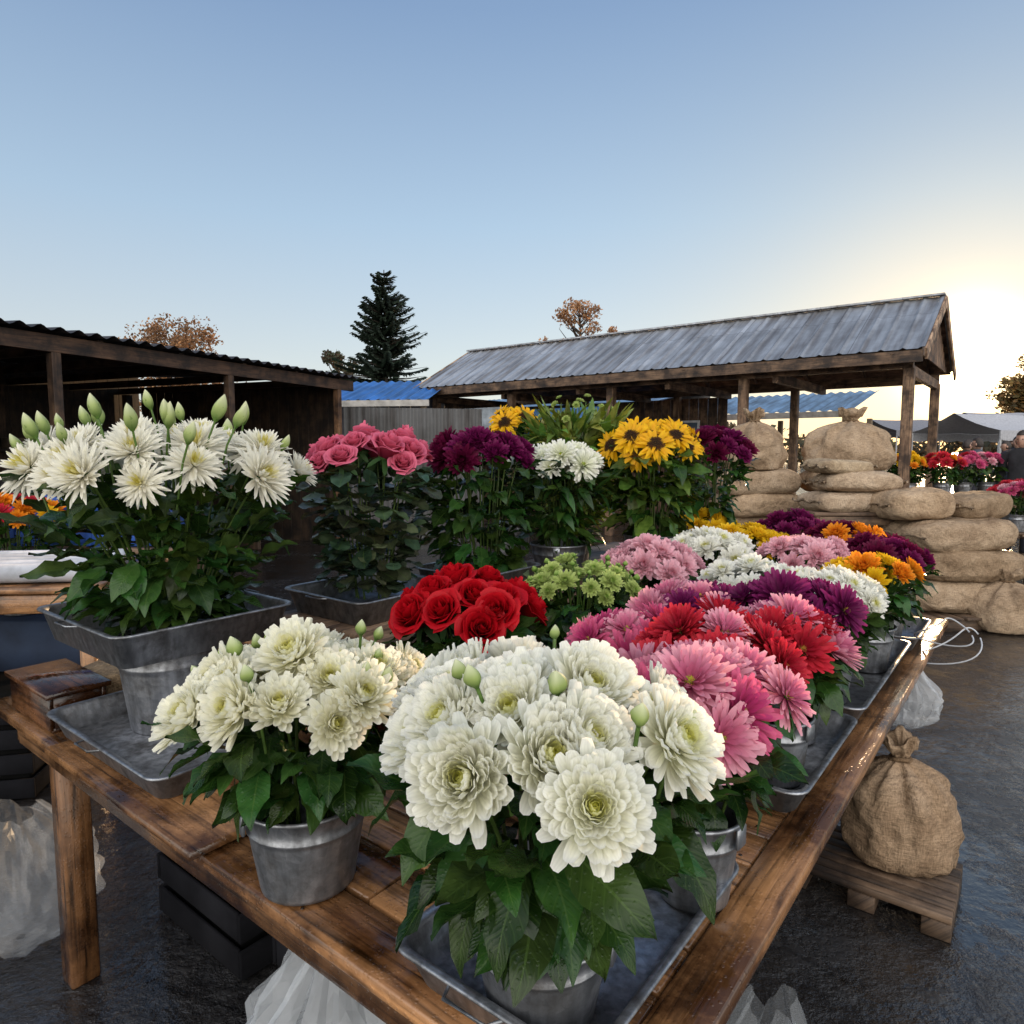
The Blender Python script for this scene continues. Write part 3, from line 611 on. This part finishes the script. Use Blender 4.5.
# ------------------------------------------------------------------ big shed
def shed():
    e=empty('open_market_shed',(5.1,8.77,0),ROT)
    Lh=9.2;W=3.5;he=2.78;hr=3.72;mb=MB()
    sl=math.hypot(W/2,hr-he)
    corrug(mb,(0,-.12,he),(0,1,0),(W/2,0,hr-he),Lh,sl,.25,.022,seam=True)
    corrug(mb,(W,-.12,he),(0,1,0),(-W/2,0,hr-he),Lh,sl,.25,.022,seam=True)
    addbox(mb,(W/2,Lh/2-.12,hr+.02),(.2,Lh,.03),0,.005)
    mb.obj('roof',[ROOF],e,smooth=False)
    mb=MB();an=math.atan2(hr-he,W/2)
    wt=(2.2,2.3,2.4)
    for sg,x0 in((1,W/4),(-1,W*3/4)):
        M=Matrix.Rotation(-an*sg,3,'Y')
        for yy in(-.13,Lh-.12): addbox(mb,(x0,yy,(he+hr)/2-.07),(sl,.03,.15),0,.003,wt,M=M)
        for k in range(10): addbox(mb,(x0,.25+k*.95,(he+hr)/2-.10),(sl-.05,.05,.1),0,.003,(.75,.7,.65),M=M)
        addbox(mb,(x0,Lh/2-.12,(he+hr)/2-.035),(sl-.04,Lh-.1,.015),0,.0,(.7,.65,.6),M=M)
    addbox(mb,(.02,Lh/2-.12,he-.09),(.03,Lh-.05,.15),0,.003,(.6,.56,.52))
    for xx in(.4,W-.4): addbox(mb,(xx,Lh/2-.1,he-.12),(.1,Lh-.3,.16),0,.003,(.9,.85,.8))
    for k in range(6): addbox(mb,(W/2,.1+k*1.72,he-.22),(W-.7,.08,.14),0,.003,(.9,.85,.8))
    for k in range(16):
        xx=.25+(W-.5)*(k+.5)/16;h=(hr-he)*(1-abs(xx-W/2)/(W/2))-.1
        if h>.06: addbox(mb,(xx,-.02,he+h/2-.02),((W-.5)/16-.005,.02,h),0,.002,(1.1,1.0,.9),jit=.2)
    for yy in(.1,2.3,4.6,6.8,8.8):
        for xx in(.4,W-.4): addbox(mb,(xx,yy,(he-.2)/2),(.13,.13,he-.2),0,.006,(1.1,1.05,1.0),jit=.1)
    y0=3.6
    while y0<8.9:
        addbox(mb,(W-.28,y0+.1,1.28),(.025,.19,2.52),0,.002,(.75,.68,.62),jit=.35);y0+=.2
    y0=.5
    while y0<3.4:
        addbox(mb,(.5+y0-.25,8.95,1.28),(.19,.025,2.52),0,.002,(.6,.58,.55),jit=.35);y0+=.2
    mb.obj('frame',[DWOOD],e,smooth=False)
    mb=MB()
    for yy in(4.6,6.2):
        addbox(mb,(W-.32,yy,1.75),(.04,.9,.7),0,.004,(.5,.52,.55))
        for z in(-.15,.17):
            for w in(-.22,.22): addbox(mb,(W-.345,yy+w,1.75+z),(.012,.38,.27),0,.002,(.06,.09,.13))
    addbox(mb,(.55,5.7,2.0),(.02,1.6,.55),0,.0,(.08,.2,.42));addbox(mb,(.5,7.7,2.1),(.02,1.2,.5),0,0,(.4,.45,.5))
    mb.obj('windows',[VC],e)
    return e
shed()
def low_shed(name,x,y,rot,lx,ly,h0,h1,mat,wall=(.3,.28,.26),walls=True):
    e=empty(name,(x,y,0),rot);mb=MB()
    corrug(mb,(-lx/2,-ly/2,h0),(1,0,0),(0,ly,h1-h0),lx,math.hypot(ly,h1-h0),.2,.02)
    mb.obj('roof',[mat],e,smooth=False);mb=MB()
    if walls:
        for k in range(int(lx/.25)): addbox(mb,(-lx/2+.2+k*.25,(ly/2-.3),(h1-.2)/2),(.24,.03,h1-.2),0,.002,wall,jit=.2)
    for k in range(4):
        for a in(-1,1): addbox(mb,(-lx/2+.15+k*(lx-.3)/3,a*(ly/2-.15),(h0-.06)/2),(.1,.1,h0-.06),0,.003,(.2,.15,.1))
    addbox(mb,(0,-ly/2,h0-.06),(lx,.03,.12),0,.003,(.4,.38,.35))
    mb.obj('walls',[VC],e,smooth=False)
low_shed('blue_roof_shed',4.9,15.9,ROT-math.pi/2,6.0,2.6,2.25,2.8,BROOF,walls=False)
low_shed('grey_roof_shed',.5,19,ROT-math.pi/2,9,3.5,2.5,3.1,BROOF,(.1,.09,.08))
low_shed('blue_tarp_stall',-3.0,14.2,-.15,3.2,2.0,2.45,3.0,m_roof('blue_tarp',(.03,.16,.5),.4,0),(.12,.12,.14))
mb=MB()
corrug(mb,(-2.75,11.2,.0),(1,.25,0),(0,0,1),2.3,2.2,.12,.015,nv=3);mb.obj('corrugated_fence',[m_roof('dull_fence',(.12,.12,.12),.7,.2)],smooth=False)
# ------------------------------------------------------------------ left canopy
def canopy():
    e=empty('dark_market_canopy',(-2.63,10.55,0),math.atan2(-.92,-.39))
    Lh=9.0;mb=MB()
    sy=-1
    corrug(mb,(-.3,.15,2.62),(1,0,0),(0,sy*5.2,.25),Lh,5.2,.18,.022)
    mb.obj('roof',[DROOF],e,smooth=False);mb=MB()
    addbox(mb,(Lh/2-.3,0,2.50),(Lh,.05,.16),0,.003,(.35,.28,.24))
    for k in range(10): addbox(mb,(k*.97,sy*2.5,2.55),(.06,5,.1),0,.003,(.3,.26,.24))
    for k in range(5):
        addbox(mb,(.05+k*2.15,sy*.02,1.21),(.09,.09,2.42),0,.004,(.8,.65,.5) if k==0 else (.35,.3,.26))
        addbox(mb,(.05+k*2.15,sy*4.6,1.24),(.12,.12,2.48),0,.004,(.3,.26,.24))
    for k in range(44): addbox(mb,(-.2+k*.205,sy*4.75,1.42),(.2,.025,2.84),0,.002,(.2,.18,.16),jit=.3)
    for k in range(22): addbox(mb,(-.28,sy*(.35+k*.2),1.3),(.025,.195,2.6),0,.002,(.2,.18,.16),jit=.3)
    for k in range(22): addbox(mb,(Lh-.4,sy*(.35+k*.2),1.3),(.025,.195,2.6),0,.002,(.2,.18,.16),jit=.3)
    addbox(mb,(4.2,sy*1.3,.9),(7,.8,.04),0,.003,(.4,.35,.3));addbox(mb,(4.2,sy*4.3,1.5),(8,.5,.04),0,.003,(.4,.35,.3))
    for k in range(8): addbox(mb,(.8+k*.98,sy*1.3,.44),(.06,.7,.87),0,.003,(.3,.28,.25))
    mb.obj('frame',[DWOOD],e,smooth=False);mb=MB();q=random.Random(5)
    for k in range(34):
        w=q.uniform(.2,.45);h=q.uniform(.12,.4);c=q.choice([(.1,.07,.04),(.03,.06,.12),(.08,.08,.08),(.05,.08,.04),(.15,.11,.08),(.03,.03,.03)])
        z,yy=(.92,1.3) if k%2 else (1.52,4.3)
        addbox(mb,(.9+k*.21,sy*yy+q.uniform(-.1,.1),z+h/2+.003),(w*.6,w*.7,h),0,.01,c)
    mb.obj('goods',[VC],e)
canopy()
# ------------------------------------------------------------------ left neighbour stall
table2('neighbour_stall_table',-2.75,3.15,.93,1.9,.9,.12,WOOD)
mb=MB()
for k in range(5):
    yy=-.22+k*.1;tube(mb,[(-.85,yy,.045),(.85,yy,.045)],.042,18,(.60,.62,.66),cap=True)
    tube(mb,[(-.86,yy,.045),(.86,yy,.045)],.016,10,(.25,.2,.15),cap=True)
mb.obj('paper_rolls',[VC],None,(-2.72,3.02,.932),.12)
mb=MB();BLc=(.015,.07,.30)
for z in(0,.1,.2): 
    for sg in(1,-1):
        addbox(mb,(0,sg*.16,.05+z),(.44,.012,.07),0,.003,BLc);addbox(mb,(sg*.215,0,.05+z),(.012,.31,.07),0,.003,BLc)
for a in(1,-1):
    for b in(1,-1): addbox(mb,(a*.212,b*.158,.145),(.03,.03,.29),0,.003,BLc)
addbox(mb,(0,0,.01),(.43,.32,.015),0,.002,BLc)
mm2=mb.mesh('blue_plastic_crate',[VC]);put('blue_plastic_crate',mm2,None,(-2.28,4.12,.933),.2);put('blue_plastic_crate',mm2,None,(-2.74,4.15,.933),.1)
table2('crate_stand',-2.5,4.2,.93,1.0,.7,.1)
put('stacked_dark_crates',mm,None,(-2.35,3.0,0),.2);put('stacked_dark_crates',mm,None,(-2.95,3.1,0),.2)
Bq('orange_chrysanthemum_bouquet',-2.72,3.72,.6,.12,.3,1.15,.24,.15,[ORG,YEL,RGER],1.0,22,80,.1,seed=40)
Bq('orange_chrysanthemum_bouquet',-3.2,3.7,.6,.12,.3,1.15,.24,.15,[ORG,YEL],1.0,20,60,.1,seed=41)
mb=MB();addbox(mb,(0,0,.3),(1.6,.4,.59),0,.01,(.03,.05,.1));mb.obj('display_plinth',[VC],None,(-2.95,3.75,0),0)
# ------------------------------------------------------------------ right mid-distance stalls
table2('flower_stall_table',5.9,9.6,.85,2.2,1.2,.2)
for i,(x,y,g) in enumerate([(5.4,9.3,[ORG,YEL]),(5.95,9.4,[RGER,ORG]),(6.3,9.5,[MGER,RGER]),(5.7,9.8,[YEL]),(6.7,9.6,[LPINK,MGER])]):
    Bq('mixed_flower_bouquet',x,y,.852,.12,.2,1.32,.26,.2,g,1.1,18,120,.12,seed=50+i)
table2('flower_stall_table',6.3,8.0,.55,1.5,1.0,.2)
for i,(x,y,g) in enumerate([(5.9,7.9,[MGER,LPINK]),(6.4,8.0,[LPINK,WHS]),(6.1,8.3,[RGER])]):
    Bq('mixed_flower_bouquet',x,y,.552,.12,.2,1.0,.24,.18,g,1.1,16,90,.12,seed=60+i)
def tent(x,y,rot,w,d,h,col,name='market_tent'):
    e=empty(name,(x,y,0),rot);mb=MB();K=8
    for sg in(1,-1):
        vs=[]
        for i in range(K+1):
            for j in range(5):
                t=j/4;vs.append((-w/2+w*i/K,sg*d/2*t,h+.45*(1-t)-.05*math.sin(math.pi*t)-.03*math.sin(math.pi*(i%4)/4)))
        mb.add(vs,[(i*5+j,i*5+j+1,(i+1)*5+j+1,(i+1)*5+j) for i in range(K) for j in range(4)],col)
        vs=[]
        for i in range(25): 
            xx=-w/2+w*i/24;vs+= [(xx,sg*(d/2+.003),h),(xx,sg*(d/2+.003),h-.2-.04*abs(math.sin(i*math.pi/4)))]
        mb.add(vs,[(2*i,2*i+1,2*i+3,2*i+2) for i in range(24)],tuple(c*.9 for c in col))
        for a in(-1,1): tube(mb,[(a*w/2*.98,sg*d/2*.98,0),(a*w/2*.98,sg*d/2*.98,h)],.025,8,(.4,.4,.4))
    mb.obj('canopy_and_poles',[CLOTH],e)
tent(12.3,17.2,.3,3.2,2.4,1.95,(.4,.4,.42));tent(15.5,19,.2,3.2,2.6,2.0,(.5,.45,.4));tent(17,23,.1,4,3,2.3,(.3,.3,.32));tent(15.5,26,.1,4,3,2.2,(.2,.2,.22))
# ------------------------------------------------------------------ people
def skinobj(name,pts,edges,radii,mat,parent,root=0,sub=2):
    me=bpy.data.meshes.new(name);me.from_pydata(pts,edges,[]);o=put(name,me,parent)
    m=o.modifiers.new('skin','SKIN');m.use_smooth_shade=True
    for i,r in enumerate(radii):
        rr=r if isinstance(r,tuple) else (r,r);me.skin_vertices[0].data[i].radius=rr;me.skin_vertices[0].data[i].use_root=(i==root)
    s=o.modifiers.new('sub','SUBSURF');s.levels=s.render_levels=sub
    me.materials.append(mat);return o
def solid(name,col,rough=.85):
    m,nt,b=newmat(name);n=tex(nt,'ShaderNodeTexNoise',worldpos(nt),14,Detail=4)
    L_(nt,mul(nt,col,ramp(nt,n.outputs[0],[(.3,(.6,.6,.6)),(.7,(1.1,1.1,1.1))])),b.inputs['Base Color']);b.inputs['Roughness'].default_value=rough
    bump(nt,b,n.outputs[0],.5,.02);return m
def clothmat(top,bot,zc=.86):
    m,nt,b=newmat('clothes');s=nt.nodes.new('ShaderNodeSeparateXYZ');L_(nt,coords(nt,'Object'),s.inputs[0])
    mx=nt.nodes.new('ShaderNodeMix');mx.data_type='RGBA';L_(nt,mth(nt,'GREATER_THAN',s.outputs[2],zc),mx.inputs[0])
    mx.inputs[6].default_value=(*bot,1);mx.inputs[7].default_value=(*top,1)
    n=tex(nt,'ShaderNodeTexNoise',worldpos(nt),12,Detail=4);L_(nt,mul(nt,mx.outputs[2],ramp(nt,n.outputs[0],[(.3,(.6,)*3),(.7,(1.1,)*3)])),b.inputs['Base Color'])
    b.inputs['Roughness'].default_value=.9;bump(nt,b,n.outputs[0],.6,.03);return m
SK=solid('skin_tone',(.42,.24,.17),.5);HAIR=solid('hair',(.03,.02,.015),.6);SHOE=solid('shoe',(.02,.02,.02),.5)
def person(x,y,rot,h,top,bot,step=.12,arm=.1,hair=HAIR):
    e=empty('person',(x,y,0),rot);k=h/1.72;e.scale=(k,k,k)
    P=[(0,0,.95),(0,0,1.12),(0,.01,1.32),(0,.0,1.44),(0,0,1.52),
       (-.10,0,.90),(-.11,step*.6,.50),(-.11,step,.09),(.10,0,.90),(.11,-step*.3,.50),(.11,-step,.10),
       (-.19,0,1.40),(-.25,-.03,1.13),(-.25,.07+arm,.90),(.19,0,1.40),(.25,-.04,1.13),(.24,.05,.88)]
    E=[(0,1),(1,2),(2,3),(3,4),(0,5),(5,6),(6,7),(0,8),(8,9),(9,10),(3,11),(11,12),(12,13),(3,14),(14,15),(15,16)]
    Rd=[(.155,.115),(.145,.11),(.175,.12),(.10,.085),(.058,.058),.098,.068,.048,.098,.068,.048,.075,.056,.04,.075,.056,.04]
    skinobj('body',P,E,Rd,clothmat(top,bot),e)
    for sx,st in((-.11,step),(.11,-step)):
        skinobj('shoe',[(sx,st-.04,.045),(sx,st+.06,.04),(sx,st+.17,.03)],[(0,1),(1,2)],[(.045,.045),(.048,.038),(.038,.028)],SHOE,e,sub=1)
    for w,dr in(((-.25,.08+arm,.885),(0,.35,-1)),((.24,.055,.865),(0,.25,-1))):
        w=Vector(w);d=Vector(dr).normalized();sx=-1 if w.x<0 else 1
        pts=[w,w+d*.09];ed=[(0,1)];rr=[(.024,.03),(.02,.036)]
        for f in range(4):
            b=w+d*.09+Vector((0,(f-1.5)*.021,0));L=(.065,.078,.072,.055)[f]
            pts+=[b+d*L*.5,b+d*L*.9+Vector((-sx*.02,0,0))];n0=len(pts)-2;ed+=[(1,n0),(n0,n0+1)];rr+=[(.009,.009),(.008,.008)]
        pts+=[w+d*.04+Vector((0,.035,0)),w+d*.08+Vector((-sx*.01,.05,0))];n0=len(pts)-2;ed+=[(0,n0),(n0,n0+1)];rr+=[(.011,.011),(.009,.009)]
        skinobj('hand',[tuple(p) for p in pts],ed,rr,SK,e,sub=1)
    vs=[];nu,nv=24,18
    for i in range(nv+1):
        ph=-math.pi/2+math.pi*i/nv
        for j in range(nu):
            th=2*math.pi*j/nu;cx,cy,cz=math.cos(ph)*math.cos(th),math.cos(ph)*math.sin(th),math.sin(ph)
            X=.074*cx;Y=.095*cy;Z=.12*cz
            if cz<0: X*=1+.28*cz;Y*=1+.12*cz
            if cy>.2:
                Y+=.022*math.exp(-((cx/.16)**2+((cz+.12)/.16)**2))
                Y-=.010*math.exp(-(((abs(cx)-.38)/.15)**2+((cz-.08)/.12)**2))
                Y+=.006*math.exp(-((cx/.3)**2+((cz+.48)/.09)**2))
            vs.append((X,Y+.01,Z+1.62))
    mb=MB();mb.add(vs,[(i*nu+j,i*nu+(j+1)%nu,(i+1)*nu+(j+1)%nu,(i+1)*nu+j) for i in range(nv) for j in range(nu)])
    for s in(-1,1):
        lathe(mb,[(0,-.03),(.012,-.02),(.016,0),(.012,.02),(0,.03)],8,(s*.078,.0,1.61))
    mb.obj('head',[SK],e)
    mb=MB()
    for s in(-1,1): lathe(mb,[(0,-.008),(.008,-.004),(.009,0),(.008,.004),(0,.008)],8,(s*.028,.094,1.628))
    hv=[]
    for i in range(nv+1):
        ph=-math.pi/2+math.pi*i/nv
        for j in range(nu):
            th=2*math.pi*j/nu;cx,cy,cz=math.cos(ph)*math.cos(th),math.cos(ph)*math.sin(th),math.sin(ph)
            g=1.09 if (cz>.42 or (cy<.15 and cz>-.55)) else .85
            hv.append((.074*cx*g,.095*cy*g+.008,.12*cz*g+1.624))
    mb.add(hv,[(i*nu+j,i*nu+(j+1)%nu,(i+1)*nu+(j+1)%nu,(i+1)*nu+j) for i in range(nv) for j in range(nu)])
    mb.obj('hair',[hair],e)
person(10.2,13.8,2.6,1.75,(.02,.025,.04),(.02,.02,.025));person(11.0,15.2,1.2,1.68,(.10,.03,.03),(.03,.03,.04),.16)
person(9.6,14.4,-1.5,1.7,(.03,.03,.03),(.04,.04,.05),.15);person(12.2,16.6,3.1,1.8,(.04,.05,.07),(.02,.02,.02));person(6.95,9.3,2.2,1.74,(.018,.018,.022),(.02,.02,.03),.05)
person(9.0,13.2,.6,1.72,(.05,.06,.08),(.02,.02,.03),.1);person(10.6,12.9,1.9,1.66,(.12,.09,.06),(.03,.03,.04),.1)
# ------------------------------------------------------------------ trees
def leaf_cloud(mb,cs,nper,size,cols,q,flat=.8):
    vs=[];fs=[];cc=[]
    for (c,r) in cs:
        shade=q.uniform(.6,1.25)
        for k in range(nper):
            d=Vector((q.gauss(0,1),q.gauss(0,1),q.gauss(0,1)));d.normalize();d*=r*q.random()**.45;d.z*=flat
            p=Vector(c)+d;u=Vector((q.uniform(-1,1),q.uniform(-1,1),q.uniform(-1,1))).normalized();w=u.orthogonal().normalized();s=size*q.uniform(.6,1.4)
            i=len(vs);vs+=[tuple(p-u*s),tuple(p+w*s*.6),tuple(p+u*s),tuple(p-w*s*.6)];fs.append((i,i+1,i+2,i+3))
            co=q.choice(cols);g=shade*q.uniform(.7,1.3);cc+=[tuple(x*g for x in co)]*4
    mb.add(vs,fs,cc)
def decid(name,x,y,H,cr,cols,seed,nc=60,nper=90,size=.09,bare=.25):
    q=random.Random(seed);mb=MB();e=empty(name,(x,y,0));br=(.05,.035,.025)
    tube(mb,[(0,0,0),(.1,0,H*.3),(0,.1,H*.6),(.05,0,H*.9)],[H*.022,H*.017,H*.01,.02],8,br);cs=[]
    for i in range(nc):
        z=H*q.uniform(.42,.96);k=math.sin(min(1,(z/H-.35)/.65*.93+.05)*math.pi)**.6;a=q.uniform(0,6.28);r=cr*k*q.uniform(.25,1)
        p=Vector((r*math.cos(a),r*math.sin(a),z));b=Vector((0,0,max(H*.3,z-r*1.1)))
        tube(mb,[b,b.lerp(p,.5)+Vector((0,0,-.1)),p,p+Vector((q.uniform(-.3,.3),q.uniform(-.3,.3),.4))],[.06,.035,.015,.006],5,br)
        if q.random()>bare: cs.append((tuple(p+Vector((0,0,.1))),q.uniform(.3,.7)*cr/2.3))
    leaf_cloud(mb,cs,nper,size,cols,q);mb.obj('trunk_and_crown',[FOL],e,smooth=False)
AUT=[(.34,.17,.07),(.26,.13,.06),(.40,.22,.10),(.18,.10,.05)]
decid('autumn_tree',-19.8,41,9.2,3.4,AUT,1,nc=110,bare=.1);decid('autumn_tree',4.0,41,10.4,2.3,AUT,2,nc=80,bare=.15);decid('autumn_tree',-9.6,38,6.9,1.5,[(.06,.07,.03),(.1,.06,.03)],3,nc=40,bare=.05)
for i,(x,y,H,c) in enumerate([(32.6,42,6.2,2.6),(33.6,43,7.4,3.0),(37,44,9.3,3.8),(42,47,10.5,4)]): decid('autumn_tree',x,y,H,c,[(.3,.15,.04),(.2,.12,.03),(.12,.09,.025)],10+i,nc=100,nper=90,size=.14,bare=.05)
def pine(name,x,y,H,Rb,seed):
    q=random.Random(seed);mb=MB();e=empty(name,(x,y,0));tube(mb,[(0,0,0),(0,0,H*.5),(0,0,H)],[.2,.12,.02],8,(.05,.035,.025))
    vs=[];fs=[];cc=[];z=H*.12
    while z<H*.99:
        f=z/H;rb=Rb*(1-f)**.7*q.uniform(.5,1.25)+.08;nb=7 if f<.85 else 5
        for b in range(nb):
            a=q.uniform(0,6.28);L=rb*q.uniform(.6,1.2);dr=Vector((math.cos(a),math.sin(a),0));up=lerp(-.2,.55,f)
            side=Vector((-math.sin(a),math.cos(a),0));n=int(12+L*26)
            tube(mb,[(0,0,z),tuple(dr*L*.6+Vector((0,0,z+up*L*.3))),tuple(dr*L+Vector((0,0,z+up*L*.7)))],[.03,.015,.004],4,(.04,.03,.02))
            g=q.uniform(.6,1.3)
            for k in range(n):
                t=(k+.5)/n;p=dr*L*t+Vector((0,0,z+up*L*.65*t*t-.05*L*math.sin(t*3)))
                for sg in(1,-1):
                    l=.36*(1-t*.5)*q.uniform(.6,1.2)*min(1,L+.2);d=(side*sg*.8+dr*.6+Vector((0,0,q.uniform(-.75,.1)))).normalized()*l
                    w=Vector((0,0,1)).cross(d).normalized()*.035+Vector((0,0,.02))
                    i=len(vs);vs+=[tuple(p-w),tuple(p+d*.6-w*1.2),tuple(p+d),tuple(p+d*.6+w*1.2),tuple(p+w)];fs.append((i,i+1,i+2,i+3,i+4))
                    c=q.uniform(.6,1.3)*g;cc+=[(.035*c,.055*c,.035*c)]*5
        z+=H*.021
    mb.add(vs,fs,cc);mb.obj('trunk_and_branches',[FOL],e,smooth=False)
pine('pine_tree',-5.5,30,9.2,3.1,4)
mb=MB();q=random.Random(8);cs=[]
for i in range(420):
    a=rad(q.uniform(-62,66));d=q.uniform(70,82);h=3.2+1.0*math.sin(a*9)+ (4.0 if a>rad(37) else 0)
    z=q.uniform(.3,h);cs.append(((d*math.sin(a),d*math.cos(a),z),q.uniform(1.0,2.2)))
leaf_cloud(mb,cs,60,.35,[(.09,.07,.03),(.06,.06,.03),(.14,.08,.03)],q);mb.obj('distant_treeline',[FOL],smooth=False)
# ------------------------------------------------------------------ camera, sun, sky
cam=bpy.data.cameras.new('cam');co=bpy.data.objects.new('camera',cam);scene.collection.objects.link(co)
co.location=(0,0,1.5);co.rotation_euler=(rad(90-5.2),0,0);cam.sensor_width=36;cam.lens=36*680/1024;cam.clip_end=2000;cam.clip_start=.02;scene.camera=co
az,el=rad(33.4),rad(6.2)
sd=Vector((math.sin(az)*math.cos(el),math.cos(az)*math.cos(el),math.sin(el)))
sl=bpy.data.lights.new('sun','SUN');sl.energy=5;sl.angle=rad(.6);sl.color=(1,.66,.36);so=bpy.data.objects.new('sun',sl);scene.collection.objects.link(so)
so.rotation_mode='QUATERNION';so.rotation_quaternion=sd.to_track_quat('Z','Y')
w=bpy.data.worlds.new('World');scene.world=w;w.use_nodes=True;nt=w.node_tree;bg=nt.nodes['Background']
sk=nt.nodes.new('ShaderNodeTexSky');sk.sky_type='NISHITA';sk.sun_disc=False;sk.sun_elevation=el;sk.sun_rotation=az;sk.altitude=0;sk.air_density=1.0;sk.dust_density=.2;sk.ozone_density=1.5
nt.links.new(sk.outputs[0],bg.inputs[0]);bg.inputs[1].default_value=.05
# sky haze gradient by direction, solar aureole, plus added fill light behind the camera
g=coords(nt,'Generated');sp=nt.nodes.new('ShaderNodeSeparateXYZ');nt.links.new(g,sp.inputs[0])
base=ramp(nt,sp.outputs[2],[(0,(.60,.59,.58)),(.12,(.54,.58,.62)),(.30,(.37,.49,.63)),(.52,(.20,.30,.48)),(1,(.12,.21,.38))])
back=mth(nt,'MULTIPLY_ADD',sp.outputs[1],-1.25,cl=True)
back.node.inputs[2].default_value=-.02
back_fill=mul(nt,(2.2,2.02,1.8),ramp(nt,back,[(0,(0,0,0)),(.7,(1,1,1))]))  # warm glow added to the rear sky to brighten the flowers from the front
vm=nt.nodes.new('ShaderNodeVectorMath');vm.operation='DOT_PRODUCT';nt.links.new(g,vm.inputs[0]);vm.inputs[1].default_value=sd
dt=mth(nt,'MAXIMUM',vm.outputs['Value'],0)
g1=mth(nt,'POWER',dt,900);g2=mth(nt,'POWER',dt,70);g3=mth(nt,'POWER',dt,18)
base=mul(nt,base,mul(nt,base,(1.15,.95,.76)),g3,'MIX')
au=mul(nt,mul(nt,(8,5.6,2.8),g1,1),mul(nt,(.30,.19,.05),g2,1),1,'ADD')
tot=mul(nt,mul(nt,base,back_fill,1,'ADD'),au,1,'ADD')
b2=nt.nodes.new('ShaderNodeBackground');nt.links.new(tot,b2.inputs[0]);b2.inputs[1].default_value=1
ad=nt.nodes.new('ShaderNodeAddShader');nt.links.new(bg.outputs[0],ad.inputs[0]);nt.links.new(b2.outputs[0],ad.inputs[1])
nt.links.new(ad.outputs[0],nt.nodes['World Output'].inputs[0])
scene.view_settings.view_transform='Standard';scene.view_settings.look='None';scene.view_settings.exposure=0
